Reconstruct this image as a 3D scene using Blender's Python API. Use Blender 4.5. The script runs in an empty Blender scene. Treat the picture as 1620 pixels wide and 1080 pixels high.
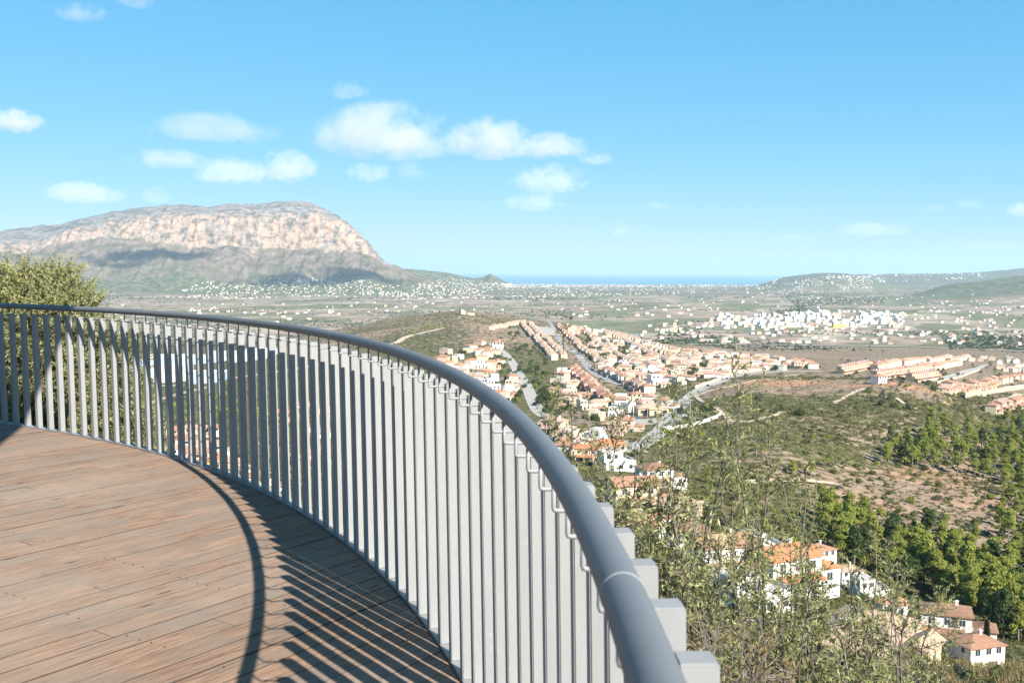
import bpy, bmesh, math, random
import numpy as np
from mathutils import Matrix, Vector

# ------------------------------------------------------------------ camera, sky, sun
SC = bpy.context.scene
COL = SC.collection
F, ROLL, CAMH, HZ = 1647.6, 0.00345, 1.4332, 427.8
PIT = math.atan((540 - HZ) / F)
SUN_EL = math.radians(33.8)
SUN_DIR = np.array([0.5818 * math.cos(SUN_EL), -0.8133 * math.cos(SUN_EL), math.sin(SUN_EL)])  # towards the sun
_fw = np.array([0, math.cos(PIT), -math.sin(PIT)]); _up0 = np.array([0, math.sin(PIT), math.cos(PIT)]); _rt0 = np.array([1., 0, 0])
_rt = _rt0 * math.cos(ROLL) + _up0 * math.sin(ROLL); _up = _up0 * math.cos(ROLL) - _rt0 * math.sin(ROLL)
cd = bpy.data.cameras.new('camera'); cam = bpy.data.objects.new('camera', cd); COL.objects.link(cam)
cd.sensor_width = 36; cd.lens = F / 1620 * 36; cd.clip_start = 0.05; cd.clip_end = 300000
cd.dof.use_dof = True; cd.dof.focus_distance = 40; cd.dof.aperture_fstop = 14
M = Matrix.Identity(4)
for i in range(3):
    M[i][0] = _rt[i]; M[i][1] = _up[i]; M[i][2] = -_fw[i]
M[2][3] = CAMH
cam.matrix_world = M
SC.camera = cam

W = bpy.data.worlds.new('World'); SC.world = W; W.use_nodes = True
wn = W.node_tree; wn.nodes.clear()
sky = wn.nodes.new('ShaderNodeTexSky'); sky.sky_type = 'NISHITA'; sky.sun_disc = False
sky.sun_elevation = SUN_EL; sky.sun_rotation = math.atan2(SUN_DIR[0], SUN_DIR[1])
sky.altitude = 3000; sky.air_density = 1.0; sky.dust_density = 0.0; sky.ozone_density = 6.0
# grade of the sky radiance: clear Mediterranean cyan
sx = wn.nodes.new('ShaderNodeSeparateColor'); cx = wn.nodes.new('ShaderNodeCombineColor'); wn.links.new(sky.outputs[0], sx.inputs[0])
for i, (pw, gain) in enumerate(((1.0, 4.9), (0.46, 4.35), (0.32, 4.9))):
    m0 = wn.nodes.new('ShaderNodeMath'); m0.operation = 'MULTIPLY'; m0.inputs[1].default_value = 0.1; wn.links.new(sx.outputs[i], m0.inputs[0])
    m1 = wn.nodes.new('ShaderNodeMath'); m1.operation = 'POWER'; m1.inputs[1].default_value = pw; wn.links.new(m0.outputs[0], m1.inputs[0])
    m2 = wn.nodes.new('ShaderNodeMath'); m2.operation = 'MULTIPLY'; m2.inputs[1].default_value = gain; wn.links.new(m1.outputs[0], m2.inputs[0])
    wn.links.new(m2.outputs[0], cx.inputs[i])
bg = wn.nodes.new('ShaderNodeBackground'); bg.inputs['Strength'].default_value = 0.1
wo = wn.nodes.new('ShaderNodeOutputWorld')
wn.links.new(cx.outputs[0], bg.inputs['Color']); wn.links.new(bg.outputs[0], wo.inputs['Surface'])
sl = bpy.data.lights.new('sun', 'SUN'); sl.energy = 5.0; sl.angle = math.radians(0.5); sl.color = (1.0, 0.93, 0.82)
so = bpy.data.objects.new('sun', sl); COL.objects.link(so)
so.rotation_euler = Vector(SUN_DIR).to_track_quat('Z', 'Y').to_euler()
so.location = (20, -30, 40)
SC.view_settings.view_transform = 'Standard'; SC.view_settings.look = 'None'
SC.view_settings.exposure = 1.2; SC.view_settings.gamma = 1
SC.cycles.use_denoising = True
SC.cycles.volume_bounces = 5
SC.cycles.max_bounces = 8
SC.cycles.transparent_max_bounces = 16
HAZE_DENSITY = 4.0e-5

# ------------------------------------------------------------------ helpers
rng = np.random.default_rng(7); random.seed(7)
def tag(o, label=None, cat=None, group=None, kind=None):
    if label: o['label'] = label
    if cat: o['category'] = cat
    if group: o['group'] = group
    if kind: o['kind'] = kind
    return o
def link(name, me, parent=None, loc=None):
    o = bpy.data.objects.new(name, me); COL.objects.link(o)
    if parent: o.parent = parent
    if loc is not None: o.location = loc
    return o
def empty(name, loc, rz=0, scale=1):
    o = bpy.data.objects.new(name, None); COL.objects.link(o); o.location = loc
    o.rotation_euler = (0, 0, rz); o.scale = (scale,) * 3; o.empty_display_size = 0.5
    return o
def mesh_np(name, V, Fc, mat=None, smooth=False, n=None):
    """V (N,3); Fc (M,k) int array of one face size"""
    V = np.asarray(V, np.float32); Fc = np.asarray(Fc, np.int32)
    me = bpy.data.meshes.new(name); k = Fc.shape[1]
    me.vertices.add(len(V)); me.vertices.foreach_set('co', V.ravel())
    me.loops.add(Fc.size); me.loops.foreach_set('vertex_index', Fc.ravel())
    me.polygons.add(len(Fc)); me.polygons.foreach_set('loop_start', np.arange(0, Fc.size, k, dtype=np.int32))
    try: me.polygons.foreach_set('loop_total', np.full(len(Fc), k, np.int32))
    except Exception: pass
    me.polygons.foreach_set('use_smooth', np.full(len(Fc), smooth))
    me.update(calc_edges=True); me.validate()
    if mat: me.materials.append(mat)
    return me
def vattr(me, name, arr):
    a = me.attributes.new(name, 'FLOAT_COLOR' if arr.ndim == 2 else 'FLOAT', 'POINT')
    if arr.ndim == 2:
        if arr.shape[1] == 3: arr = np.c_[arr, np.ones(len(arr))]
        a.data.foreach_set('color', arr.astype(np.float32).ravel())
    else: a.data.foreach_set('value', arr.astype(np.float32))
class MB:
    """collects shapes, then builds one mesh"""
    def __init__(s): s.v = []; s.f = []; s.m = []; s.cur = 0
    def add(s, vs, fs):
        b = len(s.v); s.v += [tuple(v) for v in vs]; s.f += [tuple(b + i for i in f) for f in fs]; s.m += [s.cur] * len(fs)
    def box(s, x0, x1, y0, y1, z0, z1):
        s.add([(x0,y0,z0),(x1,y0,z0),(x1,y1,z0),(x0,y1,z0),(x0,y0,z1),(x1,y0,z1),(x1,y1,z1),(x0,y1,z1)],
              [(0,3,2,1),(4,5,6,7),(0,1,5,4),(1,2,6,5),(2,3,7,6),(3,0,4,7)])
    def hip(s, x0, x1, y0, y1, z, h, t=0.15):
        s.box(x0, x1, y0, y1, z - t, z)
        a = min(x1 - x0, y1 - y0) / 2
        if x1 - x0 >= y1 - y0: r = [(x0 + a, (y0+y1)/2, z + h), (x1 - a - 1e-3, (y0+y1)/2, z + h)]; fs = [(0,1,5,4),(1,2,5),(2,3,4,5),(3,0,4)]
        else: r = [((x0+x1)/2, y0 + a, z + h), ((x0+x1)/2, y1 - a - 1e-3, z + h)]; fs = [(0,1,4),(1,2,5,4),(2,3,5),(3,0,4,5)]
        s.add([(x0,y0,z+.002),(x1,y0,z+.002),(x1,y1,z+.002),(x0,y1,z+.002)] + r, fs)
    def gable(s, x0, x1, y0, y1, z, h, t=0.15):
        """ridge along x"""
        ym = (y0 + y1) / 2
        s.add([(x0,y0,z-t),(x1,y0,z-t),(x1,y1,z-t),(x0,y1,z-t),(x0,y0,z),(x1,y0,z),(x1,y1,z),(x0,y1,z),(x0,ym,z+h),(x1,ym,z+h)],
              [(0,3,2,1),(0,1,5,4),(2,3,7,6),(4,5,9,8),(6,7,8,9),(1,2,6,9,5),(3,0,4,8,7)])
    def shed(s, x0, x1, y0, y1, za, zb, t=0.15):
        """single slope, za at y0, zb at y1"""
        s.add([(x0,y0,za-t),(x1,y0,za-t),(x1,y1,zb-t),(x0,y1,zb-t),(x0,y0,za),(x1,y0,za),(x1,y1,zb),(x0,y1,zb)],
              [(0,3,2,1),(4,5,6,7),(0,1,5,4),(1,2,6,5),(2,3,7,6),(3,0,4,7)])
    def tube(s, pts, rad, n=8, cap=True):
        pts = [Vector(p) for p in pts]; rings = []
        up = Vector((0, 0, 1))
        for i, p in enumerate(pts):
            d = (pts[min(i+1, len(pts)-1)] - pts[max(i-1, 0)]).normalized()
            a = d.cross(up if abs(d.z) < .95 else Vector((1, 0, 0))).normalized(); b = a.cross(d)
            r = rad[i] if hasattr(rad, '__len__') else rad
            rings.append([p + a * (r * math.cos(t)) + b * (r * math.sin(t)) for t in [2*math.pi*k/n for k in range(n)]])
        vs = [v for r in rings for v in r]; fs = []
        for i in range(len(pts) - 1):
            for k in range(n):
                fs.append((i*n + k, i*n + (k+1) % n, (i+1)*n + (k+1) % n, (i+1)*n + k))
        if cap: fs += [tuple(range(n))[::-1], tuple((len(pts)-1)*n + k for k in range(n))]
        s.add(vs, fs)
    def mesh(s, name, mat=None, smooth=False):
        me = bpy.data.meshes.new(name); me.from_pydata(s.v, [], s.f)
        if mat:
            for m in (mat if isinstance(mat, (list, tuple)) else [mat]): me.materials.append(m)
        if any(s.m): me.polygons.foreach_set('material_index', s.m)
        me.polygons.foreach_set('use_smooth', [bool(smooth)] * len(s.f))
        me.update(); return me
    def build(s, name, mat, parent=None, loc=None, smooth=False):
        return link(name, s.mesh(name, mat, smooth), parent, loc)

class NT:
    """terse node-material writer"""
    def __init__(s, name):
        s.m = bpy.data.materials.new(name); s.m.use_nodes = True; s.t = s.m.node_tree; s.t.nodes.clear()
        s.out = s.t.nodes.new('ShaderNodeOutputMaterial')
    def n(s, typ, ins=None, **kw):
        nd = s.t.nodes.new('ShaderNode' + typ)
        for k, v in kw.items(): setattr(nd, k, v)
        for k, v in (ins or {}).items():
            if isinstance(v, bpy.types.NodeSocket): s.t.links.new(v, nd.inputs[k])
            else: nd.inputs[k].default_value = v
        return nd
    def math(s, op, a, b=0.0, c=None, clamp=False):
        ins = {0: a, 1: b}
        if c is not None: ins[2] = c
        return s.n('Math', ins, operation=op, use_clamp=clamp).outputs[0]
    def mix(s, fac, a, b, mode='MIX'):
        nd = s.n('Mix', None, data_type='RGBA', blend_type=mode)
        for k, v in ((0, fac), (6, a), (7, b)):
            if isinstance(v, bpy.types.NodeSocket): s.t.links.new(v, nd.inputs[k])
            else: nd.inputs[k].default_value = (v if k == 0 else (*v, 1) if len(v) == 3 else v)
        return nd.outputs[2]
    def ramp(s, fac, stops, interp='LINEAR'):
        nd = s.n('ValToRGB', {0: fac}); cr = nd.color_ramp; cr.interpolation = interp
        while len(cr.elements) > 1: cr.elements.remove(cr.elements[-1])
        for i, (p, c) in enumerate(stops):
            e = cr.elements[0] if i == 0 else cr.elements.new(p)
            e.position = p; e.color = (c, c, c, 1) if isinstance(c, (int, float)) else (*c, 1)
        return nd.outputs[0]
    def noise(s, vec, scale, detail=3, rough=0.55, dist=0.0):
        return s.n('TexNoise', {'Vector': vec, 'Scale': scale, 'Detail': detail, 'Roughness': rough, 'Distortion': dist}).outputs[0]
    def scalev(s, vec, sx, sy, sz):
        return s.n('VectorMath', {0: vec, 1: (sx, sy, sz)}, operation='MULTIPLY').outputs[0]
    def pos(s): return s.n('NewGeometry').outputs['Position']
    def obj(s): return s.n('TexCoord').outputs['Object']
    def orand(s): return s.n('ObjectInfo').outputs['Random']
    def attr(s, name, o=0): return s.n('Attribute', attribute_name=name).outputs[o]
    def bsdf(s, color, rough=0.8, bump=None, bstr=0.3, bdist=0.01, metal=0.0, spec=0.5, trans=None):
        b = s.n('BsdfPrincipled', {'Roughness': rough, 'Metallic': metal, 'Specular IOR Level': spec})
        if isinstance(color, bpy.types.NodeSocket): s.t.links.new(color, b.inputs['Base Color'])
        else: b.inputs['Base Color'].default_value = (*color, 1)
        if bump is not None:
            bm = s.n('Bump', {'Height': bump, 'Strength': bstr, 'Distance': bdist}); s.t.links.new(bm.outputs[0], b.inputs['Normal'])
        sh = b.outputs[0]
        if trans is not None:
            tr = s.n('BsdfTranslucent', {'Color': color if isinstance(color, bpy.types.NodeSocket) else (*color, 1)})
            sh = s.n('MixShader', {0: trans, 1: sh, 2: tr.outputs[0]}).outputs[0]
        s.t.links.new(sh, s.out.inputs['Surface']); return s.m

def hash2(ix, iy, seed):
    h = (ix.astype(np.int64) * 374761393 + iy.astype(np.int64) * 668265263 + seed * 974711) & 0xffffffff
    h = ((h ^ (h >> 13)) * 1274126177) & 0xffffffff
    return ((h ^ (h >> 16)) & 0xffff) / 65535.0
def vnoise(x, y, seed=0):
    ix = np.floor(x); iy = np.floor(y); fx = x - ix; fy = y - iy
    fx = fx*fx*fx*(fx*(fx*6-15)+10); fy = fy*fy*fy*(fy*(fy*6-15)+10)
    a = hash2(ix, iy, seed); b = hash2(ix+1, iy, seed); c = hash2(ix, iy+1, seed); d = hash2(ix+1, iy+1, seed)
    return (a*(1-fx)+b*fx)*(1-fy) + (c*(1-fx)+d*fx)*fy
def fbm(x, y, octv=5, seed=0, gain=0.5, ridge=False):
    s = 0; a = 1; t = 0
    for i in range(octv):
        n = vnoise(x, y, seed + i*17) * 2 - 1
        if ridge: n = 1 - 2*np.abs(n)
        s = s + a*n; t += a; a *= gain; x, y = x*1.93 + y*0.37 + 5.1, y*1.93 - x*0.37 + 1.7
    return s / t

def ray(px, py):
    px = np.asarray(px, float); py = np.asarray(py, float)
    return _fw + _rt * ((px - 810) / F)[..., None] + _up * ((540 - py) / F)[..., None]
def proj(P):
    d = np.asarray(P, float) - np.array([0, 0, CAMH]); z = d @ _fw
    return 810 + F * (d @ _rt) / z, 540 - F * (d @ _up) / z, z
# ------------------------------------------------------------------ terrain
# heights of the land at rings of growing distance; negative numbers are heights in metres relative to the deck,
# positive ones are the sight-line rows (in the 1620x1080 survey photograph) the ground reaches at that distance
KX = [-250, 0, 200, 400, 600, 800, 1000, 1200, 1400, 1620, 1870]
RINGS = [
 (2.0, [-2.2]*11), (6, [-3.6]*11), (12, [-7.5]*11), (30, [-16.5]*11),
 (70, [-29.5]*9 + [-28, -28]),
 (110, [-38,-38,-38,-38,-39,-39,-40,-40,-39.5,-41,-42]),
 (170, [-50,-50,-50,-49,-48,-48,-48,-50,-58,-64,-66]),
 (250, [-60,-60,-60,-58,-57,-57,-60,-66,-74,-80,-82]),
 (350, [-70,-70,-66,-64,-64,-64,-67,-72,-80,-85,-88]),
 (450, [-80,-78,-75,-72,-72,-73,-73,-70.2,-78.4,-86,-90]),
 (560, [-90,-88,-84,-80,-78,660,665,650,655,690,700]),
 (700, [-100,-98,-95,-90,-86,625,632,612,609,643,650]),
 (850, [-112,-108,-105,-98,-92,597,601,595,597,622,630]),
 (1100, [-125,-118,-110,-100,562,560,572,575,575,592,600]),
 (1400, {-250:-135,0:-132,300:-118,450:553,600:535,730:520,850:530,1000:550,1200:562,1400:567,1620:578,1870:585}),
 (1700, {-250:-145,0:-144,300:-135,400:-122,500:528,600:510,650:503,730:493,800:504,850:511,920:520,1000:535,1200:555,1400:560,1620:566,1870:570}),
 (1850, {-250:-148,0:-146,400:-132,600:-94,730:-76,850:-90,1000:-115,1100:-135,1200:-141,1870:-147}),
 (2100, {-250:-151,0:-151,400:-148,600:-125,730:-112,850:-118,1000:-138,1100:-150,1870:-151}),
 (2600, [-152.5]*11), (3500, [-154]*11), (5000, [-157]*9 + [-150, -120]),
 (5900, {-250:-158,1300:-160,1400:-158,1480:466,1550:459,1620:451,1870:425}),
 (6700, {-250:450,0:457,200:466,400:467,600:-164,1350:-164,1440:-150,1500:448,1560:440,1620:433,1870:395}),
 (7200, {-250:430,0:437,100:446,200:448,300:447,400:451,500:452,600:454,680:-165,1350:-166,1450:-140,1620:-100,1870:-60}),
 (7650, {-250:405,0:414,100:408,200:404,300:410,400:416,500:418,580:424,620:437,680:449,760:-168,1350:-168,1870:-150}),
 (7860, {-250:402,0:402,60:401,120:386,180:383,240:388,300:394,400:398,450:400,500:396,550:399,590:414,610:427,640:438,700:454,780:-169,1870:-165}),
 (8000, {-250:392,0:391,60:389,120:368,200:354,260:351,300:348,350:347,400:350,450:345,500:344,540:357,570:378,600:410,640:437,700:456,780:-170,1870:-170}),
 (8650, {-250:392,0:371,30:366,60:362,90:361,130:352,170:343,200:338,250:331,290:328,330:331,370:328,420:326,450:324,480:324,500:328,530:342,550:356,570:374,585:390,600:408,618:424,640:440,700:462,780:-172,1870:-172}),
 (9300, {-250:-60,600:-100,700:-175,1200:-175,1260:445,1320:436,1370:444,1420:-174,1870:-170}),
 (10000, {-250:-170,590:440,600:429,640:427,670:428,700:432,730:437,750:441,764:440,775:434,786:440,800:448,830:456,900:-184,1150:-184,1200:450,1240:438,1290:431,1340:432,1380:440,1420:452,1500:-175,1870:-170}),
 (11500, {-250:-188,1230:-190,1300:-180,1350:450,1400:446,1480:441,1620:438,1870:436}),
 (13000, {-250:-194,1180:-194,1230:446,1300:438,1350:433,1400:432,1500:431,1560:428,1620:422,1870:412}),
 (15200, {-250:-198,1180:-198,1240:442,1330:436,1870:436}),
 (15700, [-206]*11), (17500, [-230]*11)]
def pchip(xk, yk, x):
    xk = np.asarray(xk, float); yk = np.asarray(yk, float)
    h = np.diff(xk); d = np.diff(yk, axis=0) / (h[:, None] if yk.ndim == 2 else h)
    m = np.zeros_like(yk)
    dm, dp = d[:-1], d[1:]
    with np.errstate(divide='ignore', invalid='ignore'):
        hm = 2*dm*dp/(dm+dp)
    m[1:-1] = np.where(dm*dp > 0, hm, 0); m[0] = d[0]; m[-1] = d[-1]
    i = np.clip(np.searchsorted(xk, x) - 1, 0, len(xk) - 2)
    t = (np.asarray(x) - xk[i]) / h[i]; hh = h[i]
    if yk.ndim == 2: t = t[:, None]; hh = hh[:, None]
    return (2*t**3-3*t**2+1)*yk[i] + (t**3-2*t**2+t)*hh*m[i] + (-2*t**3+3*t**2)*yk[i+1] + (t**3-t**2)*hh*m[i+1]

TH = np.concatenate([np.radians(np.linspace(-180, -31, 46))[:-1], np.radians(np.linspace(-31, 31, 1150)), np.radians(np.linspace(31, 180, 46))[1:]])
LR = []
for a, b, n in ((1.5, 60, 60), (60, 900, 260), (900, 2300, 110), (2300, 6500, 90), (6500, 7800, 60), (7800, 8050, 40), (8050, 8800, 50), (8800, 17400, 80)):
    LR += list(np.linspace(math.log(a), math.log(b), n, endpoint=False))
LR = np.array(LR + [math.log(17400)])
NR, NC = len(LR), len(TH)
thc = np.clip(TH, -0.60, 0.60)
pxs = 810 + F * np.tan(thc)                      # survey column of each azimuth
RZ = np.zeros((len(RINGS), NC)); RD = np.array([r for r, _ in RINGS], float)
for i, (r, vals) in enumerate(RINGS):
    if isinstance(vals, dict): kx = list(vals.keys()); kv = list(vals.values())
    else: kx = KX; kv = vals
    zz = [v if v < 0 else CAMH - r * (v - HZ) / F for v in kv]
    RZ[i] = np.interp(pxs, kx, zz) if len(kx) > 11 else pchip(kx, zz, np.clip(pxs, kx[0], kx[-1]))
depth = np.exp(LR)[:, None] * np.cos(thc)[None, :]
Zg = np.empty((NR, NC))
lrd = np.log(RD)
for j in range(NC):
    Zg[:, j] = pchip(lrd, RZ[:, j], np.log(np.clip(depth[:, j], 2, 17400)))
Xg = np.exp(LR)[:, None] * np.sin(TH)[None, :]; Yg = np.exp(LR)[:, None] * np.cos(TH)[None, :]
PX = np.broadcast_to(pxs[None, :], (NR, NC)); R = np.broadcast_to(np.exp(LR)[:, None], (NR, NC))
DP = depth
def sstep(a, b, x):
    t = np.clip((x - a) / (b - a), 0, 1); return t*t*(3 - 2*t)
def band(x, a, b, w):
    return sstep(a - w, a + w, x) * (1 - sstep(b - w, b + w, x))
# relief noise
mount = band(DP, 6700, 9300, 250) * (1 - sstep(640, 760, PX))
rockm = band(DP, 7840, 9000, 40) * (1 - sstep(600, 640, PX))
cliffm = band(DP, 7850, 8060, 25) * (1 - sstep(590, 640, PX))
DPn = DP + 75*fbm(Xg/260, Yg/900, 4, 77, .6) + 30*fbm(Xg/60, Yg/300, 3, 78)
n1 = fbm(Xg/420, Yg/420, 6, 3, 0.55, True); n2 = fbm(Xg/1300, Yg/1300, 4, 9, 0.5)
gul = fbm(Xg/170, Yg/520, 5, 5, 0.55, True)
Zg += mount * (1-rockm) * (n1 * 16 + gul * 52 * sstep(6700, 7400, DP) + fbm(Xg/600, Yg/900, 3, 7, .5, True) * 30 * sstep(6800, 7400, DP)) + rockm * (n1 * 12) * sstep(8000, 8500, 2*8325-np.abs(DP-8325)-8325+8000)
Zg += cliffm * (fbm(Xg/110, Yg/400, 5, 21, 0.6, True) * 26 + fbm(Xg/420, Yg/500, 3, 23) * 34)
Zg += cliffm * fbm(Xg/34, Yg/120, 3, 27, .6, True) * 11
Zg += rockm * (1-cliffm) * fbm(Xg/50, Yg/70, 3, 28, .6, True) * 6
Zg += rockm * (1-cliffm) * fbm(Xg/140, Yg/160, 5, 25, .6, True) * 12 * sstep(8050, 8250, DP)
# ledges on the rock face
Zg += cliffm * np.sin(Zg/18 + 3*n2) * 5
lows = band(DP, 9000, 15000, 300) * sstep(-180, -120, Zg)
Zg += lows * n1 * 14
rhill = band(DP, 5500, 7200, 300) * sstep(1400, 1500, PX)
Zg += rhill * n1 * 12
mid = band(DP, 1150, 2050, 120) * (1 - sstep(880, 1000, PX)) * sstep(380, 460, PX)
Zg += mid * (fbm(Xg/90, Yg/90, 5, 31, 0.5, True) * 4.5)
scrub = band(DP, 230, 860, 60) * sstep(1020, 1150, PX)
Zg += scrub * (fbm(Xg/38, Yg/38, 5, 41, 0.5) * 2.6 + fbm(Xg/9, Yg/9, 3, 43, 0.5) * 0.5)
near = (1 - sstep(180, 260, DP)) * sstep(8, 30, DP)
Zg += near * fbm(Xg/14, Yg/14, 4, 51) * 0.8
Zg += band(DP, 2200, 6000, 300) * fbm(Xg/300, Yg/300, 3, 61) * 1.2
Zg += (DP > 0) * 0
# outcrops on the lip of the plateau
lip = band(DP, 600, 690, 22) * sstep(1330, 1420, PX) * (1 - sstep(1540, 1600, PX))
Zg += lip * np.abs(fbm(Xg/12, Yg/12, 4, 71, 0.6)) * 7

def ground(x, y):
    """height of the land at x, y"""
    x = np.asarray(x, float); y = np.asarray(y, float)
    th = np.arctan2(x, y); lr = np.log(np.maximum(np.hypot(x, y), 1.51))
    i = np.clip(np.searchsorted(LR, lr) - 1, 0, NR - 2); j = np.clip(np.searchsorted(TH, th) - 1, 0, NC - 2)
    a = np.clip((lr - LR[i]) / (LR[i+1] - LR[i]), 0, 1); b = np.clip((th - TH[j]) / (TH[j+1] - TH[j]), 0, 1)
    return (Zg[i, j]*(1-a)*(1-b) + Zg[i+1, j]*a*(1-b) + Zg[i, j+1]*(1-a)*b + Zg[i+1, j+1]*a*b)
_ts = np.exp(np.linspace(math.log(25), math.log(16500), 2600))
def land(px, py, rmin=25):
    """where the sight line px, py of the survey photograph meets the land: (N,3)"""
    px = np.atleast_1d(np.asarray(px, float)); py = np.atleast_1d(np.asarray(py, float)); out = np.full((len(px), 3), np.nan)
    ts = _ts[_ts >= rmin]
    for k0 in range(0, len(px), 400):
        d = ray(px[k0:k0+400], py[k0:k0+400])
        P = d[:, None, :] * ts[None, :, None]; P[..., 2] += CAMH
        g = ground(P[..., 0], P[..., 1]); below = P[..., 2] < g
        first = np.argmax(below, 1); ok = below.any(1)
        for q in range(len(first)):
            if ok[q]:
                f = first[q]
                if f > 0:
                    a = P[q, f-1, 2] - g[q, f-1]; b = g[q, f] - P[q, f, 2]; t = a / (a + b + 1e-9)
                    p = P[q, f-1]*(1-t) + P[q, f]*t
                else: p = P[q, 0]
                out[k0+q] = (p[0], p[1], ground(p[0], p[1]))
    return out

# masks the land material reads: r rock, g bare soil, b fields, a forest
soil = np.zeros_like(Zg)
def patch(px, py, rx, ry, ang=0, amp=1.0):
    """a soil patch on the hill centred where the sight line px, py lands, radii in metres"""
    p = land([px], [py])[0]; dx = Xg - p[0]; dy = Yg - p[1]; c, s = math.cos(ang), math.sin(ang)
    a = (dx*c + dy*s) / rx; b = (-dx*s + dy*c) / ry
    n = fbm(Xg/(rx*.5), Yg/(rx*.5), 4, int(px), 0.6) * .7
    return amp * (1 - sstep(0.6, 1.15, np.sqrt(a*a + b*b) + n))
red = np.maximum.reduce([patch(1250, 606, 34, 30), patch(1230, 607, 26, 22), patch(1440, 612, 20, 18), patch(1385, 608, 24, 12),
                         patch(1350, 790, 16, 12, 0, .35), patch(1385, 800, 14, 9, 0, .35), patch(1480, 760, 26, 18, 0, .3), patch(1560, 800, 20, 16, 0, .3)])
plateau = band(DP, 640, 800, 30) * sstep(1090, 1140, PX) * (1 - sstep(1480, 1560, PX))
soil = np.clip(plateau * 0.75 + scrub * (0.14 + 0.85*fbm(Xg/55, Yg/55, 5, 81, .55)) + mid * (0.42 + .5*fbm(Xg/120, Yg/120, 4, 83)), 0, 1)
east = band(DP, 300, 560, 40) * sstep(1330, 1420, PX)
soil = np.clip(soil + east * 0.38, 0, 1)
soil = np.clip(soil + band(DP, 1450, 2150, 120) * sstep(1080, 1130, PX) * .5, 0, 1)
built = np.maximum.reduce([band(DP, 760, 1650, 60) * band(PX, 895, 1290, 25), band(DP, 620, 1050, 40) * band(PX, 700, 800, 20), band(DP, 770, 1020, 30) * sstep(1325, 1345, PX), band(DP, 450, 640, 40) * band(PX, 860, 1010, 20), band(DP, 800, 1500, 30) * sstep(1260, 1300, PX)])
soil = np.clip(soil + built * .5, 0, 1)
field = band(DP, 2150, 7200, 200) * (1 - mount) * (1 - rhill) + 0.4*sstep(7200, 7600, DP) * sstep(650, 720, PX)
forest = np.clip(mount * (1 - rockm) * (1 - sstep(7500, 7850, DP)) + rhill + lows, 0, 1)
rock = band(DPn, 7850, 9000, 22) * (1 - sstep(600, 640, PX))
face = band(DPn, 7850, 8055, 22) * (1 - sstep(590, 640, PX))
foot = np.clip(mount * (1 - rockm) * sstep(7150, 7700, DP + 330*n1), 0, 1)
dryf = band(DP, 1400, 2200, 120) * sstep(1080, 1130, PX)

iv = (np.arange(NR - 1)[:, None] * NC + np.arange(NC - 1)[None, :]).ravel()
Fq = np.stack([iv, iv + 1, iv + NC + 1, iv + NC], 1)
Vt = np.stack([Xg.ravel(), Yg.ravel(), Zg.ravel()], 1)

m = NT('land')
P_ = m.pos(); msk = m.n('Attribute', attribute_name='mask'); sep = m.n('SeparateColor', {0: msk.outputs['Color']})
mk2 = m.n('Attribute', attribute_name='mask2'); sep2 = m.n('SeparateColor', {0: mk2.outputs['Color']})
flat = m.scalev(P_, 1, 1, 0)
nA = m.noise(flat, 0.16, 6, .68); nB = m.noise(flat, 0.012, 5, .6); nC_ = m.noise(flat, 1.3, 4, .7); nD = m.noise(flat, 0.0016, 6, .6, .4)
green = m.ramp(nA, [(0.36, (.046, .045, .018)), (.5, (.108, .098, .040)), (.62, (.19, .155, .08))])
drysoil = m.ramp(nA, [(0.3, (.12, .085, .055)), (.48, (.25, .175, .12)), (.7, (.36, .27, .20))])
gsoil = m.math('ADD', m.math('MULTIPLY_ADD', nA, 2.4, -1.2), sep.outputs[1])
col = m.mix(m.ramp(gsoil, [(.28, 0.0), (.55, 1.0)]), green, drysoil)
col = m.mix(m.math('MULTIPLY', sep2.outputs[0], m.ramp(nA, [(.3, .2), (.6, .85)])), col, (.47, .235, .125))
# field mosaic of the plain
vv = m.scalev(m.n('Mapping', {'Vector': flat, 'Rotation': (0, 0, .5)}).outputs[0], 1/150, 1/300, 0)
vo = m.n('TexVoronoi', {'Vector': vv, 'Scale': 1.0, 'Randomness': .9}, voronoi_dimensions='2D', distance='CHEBYCHEV')
vr = m.n('SeparateColor', {0: vo.outputs['Color']}).outputs[0]
fcol = m.ramp(vr, [(0, (.40, .28, .22)), (.16, (.20, .19, .10)), (.3, (.40, .29, .22)), (.45, (.19, .17, .10)), (.58, (.34, .24, .18)), (.72, (.42, .35, .26)), (.82, (.17, .165, .09)), (.9, (.42, .29, .24))], 'CONSTANT')
fcol = m.mix(m.ramp(m.math('ADD', nB, m.math('MULTIPLY', nA, .35)), [(.62, 0.0), (.76, .8)]), fcol, (.09, .11, .06))
fcol = m.mix(m.ramp(nD, [(.54, 0.0), (.70, .5)]), fcol, (.14, .14, .085))
col = m.mix(sep.outputs[2], col, fcol)
fo = m.ramp(m.noise(flat, 0.02, 8, .7), [(.35, (.035, .06, .026)), (.47, (.075, .10, .042)), (.56, (.16, .14, .095)), (.70, (.24, .195, .15))])
col = m.mix(mk2.outputs['Alpha'], col, fo)
# grey rocky slopes under the cliff
sl_ = m.ramp(m.noise(P_, 0.012, 9, .72), [(.38, (.055, .065, .035)), (.50, (.15, .115, .09)), (.66, (.25, .20, .165))])
col = m.mix(m.math('MULTIPLY', sep2.outputs[1], .95), col, sl_)
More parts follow.
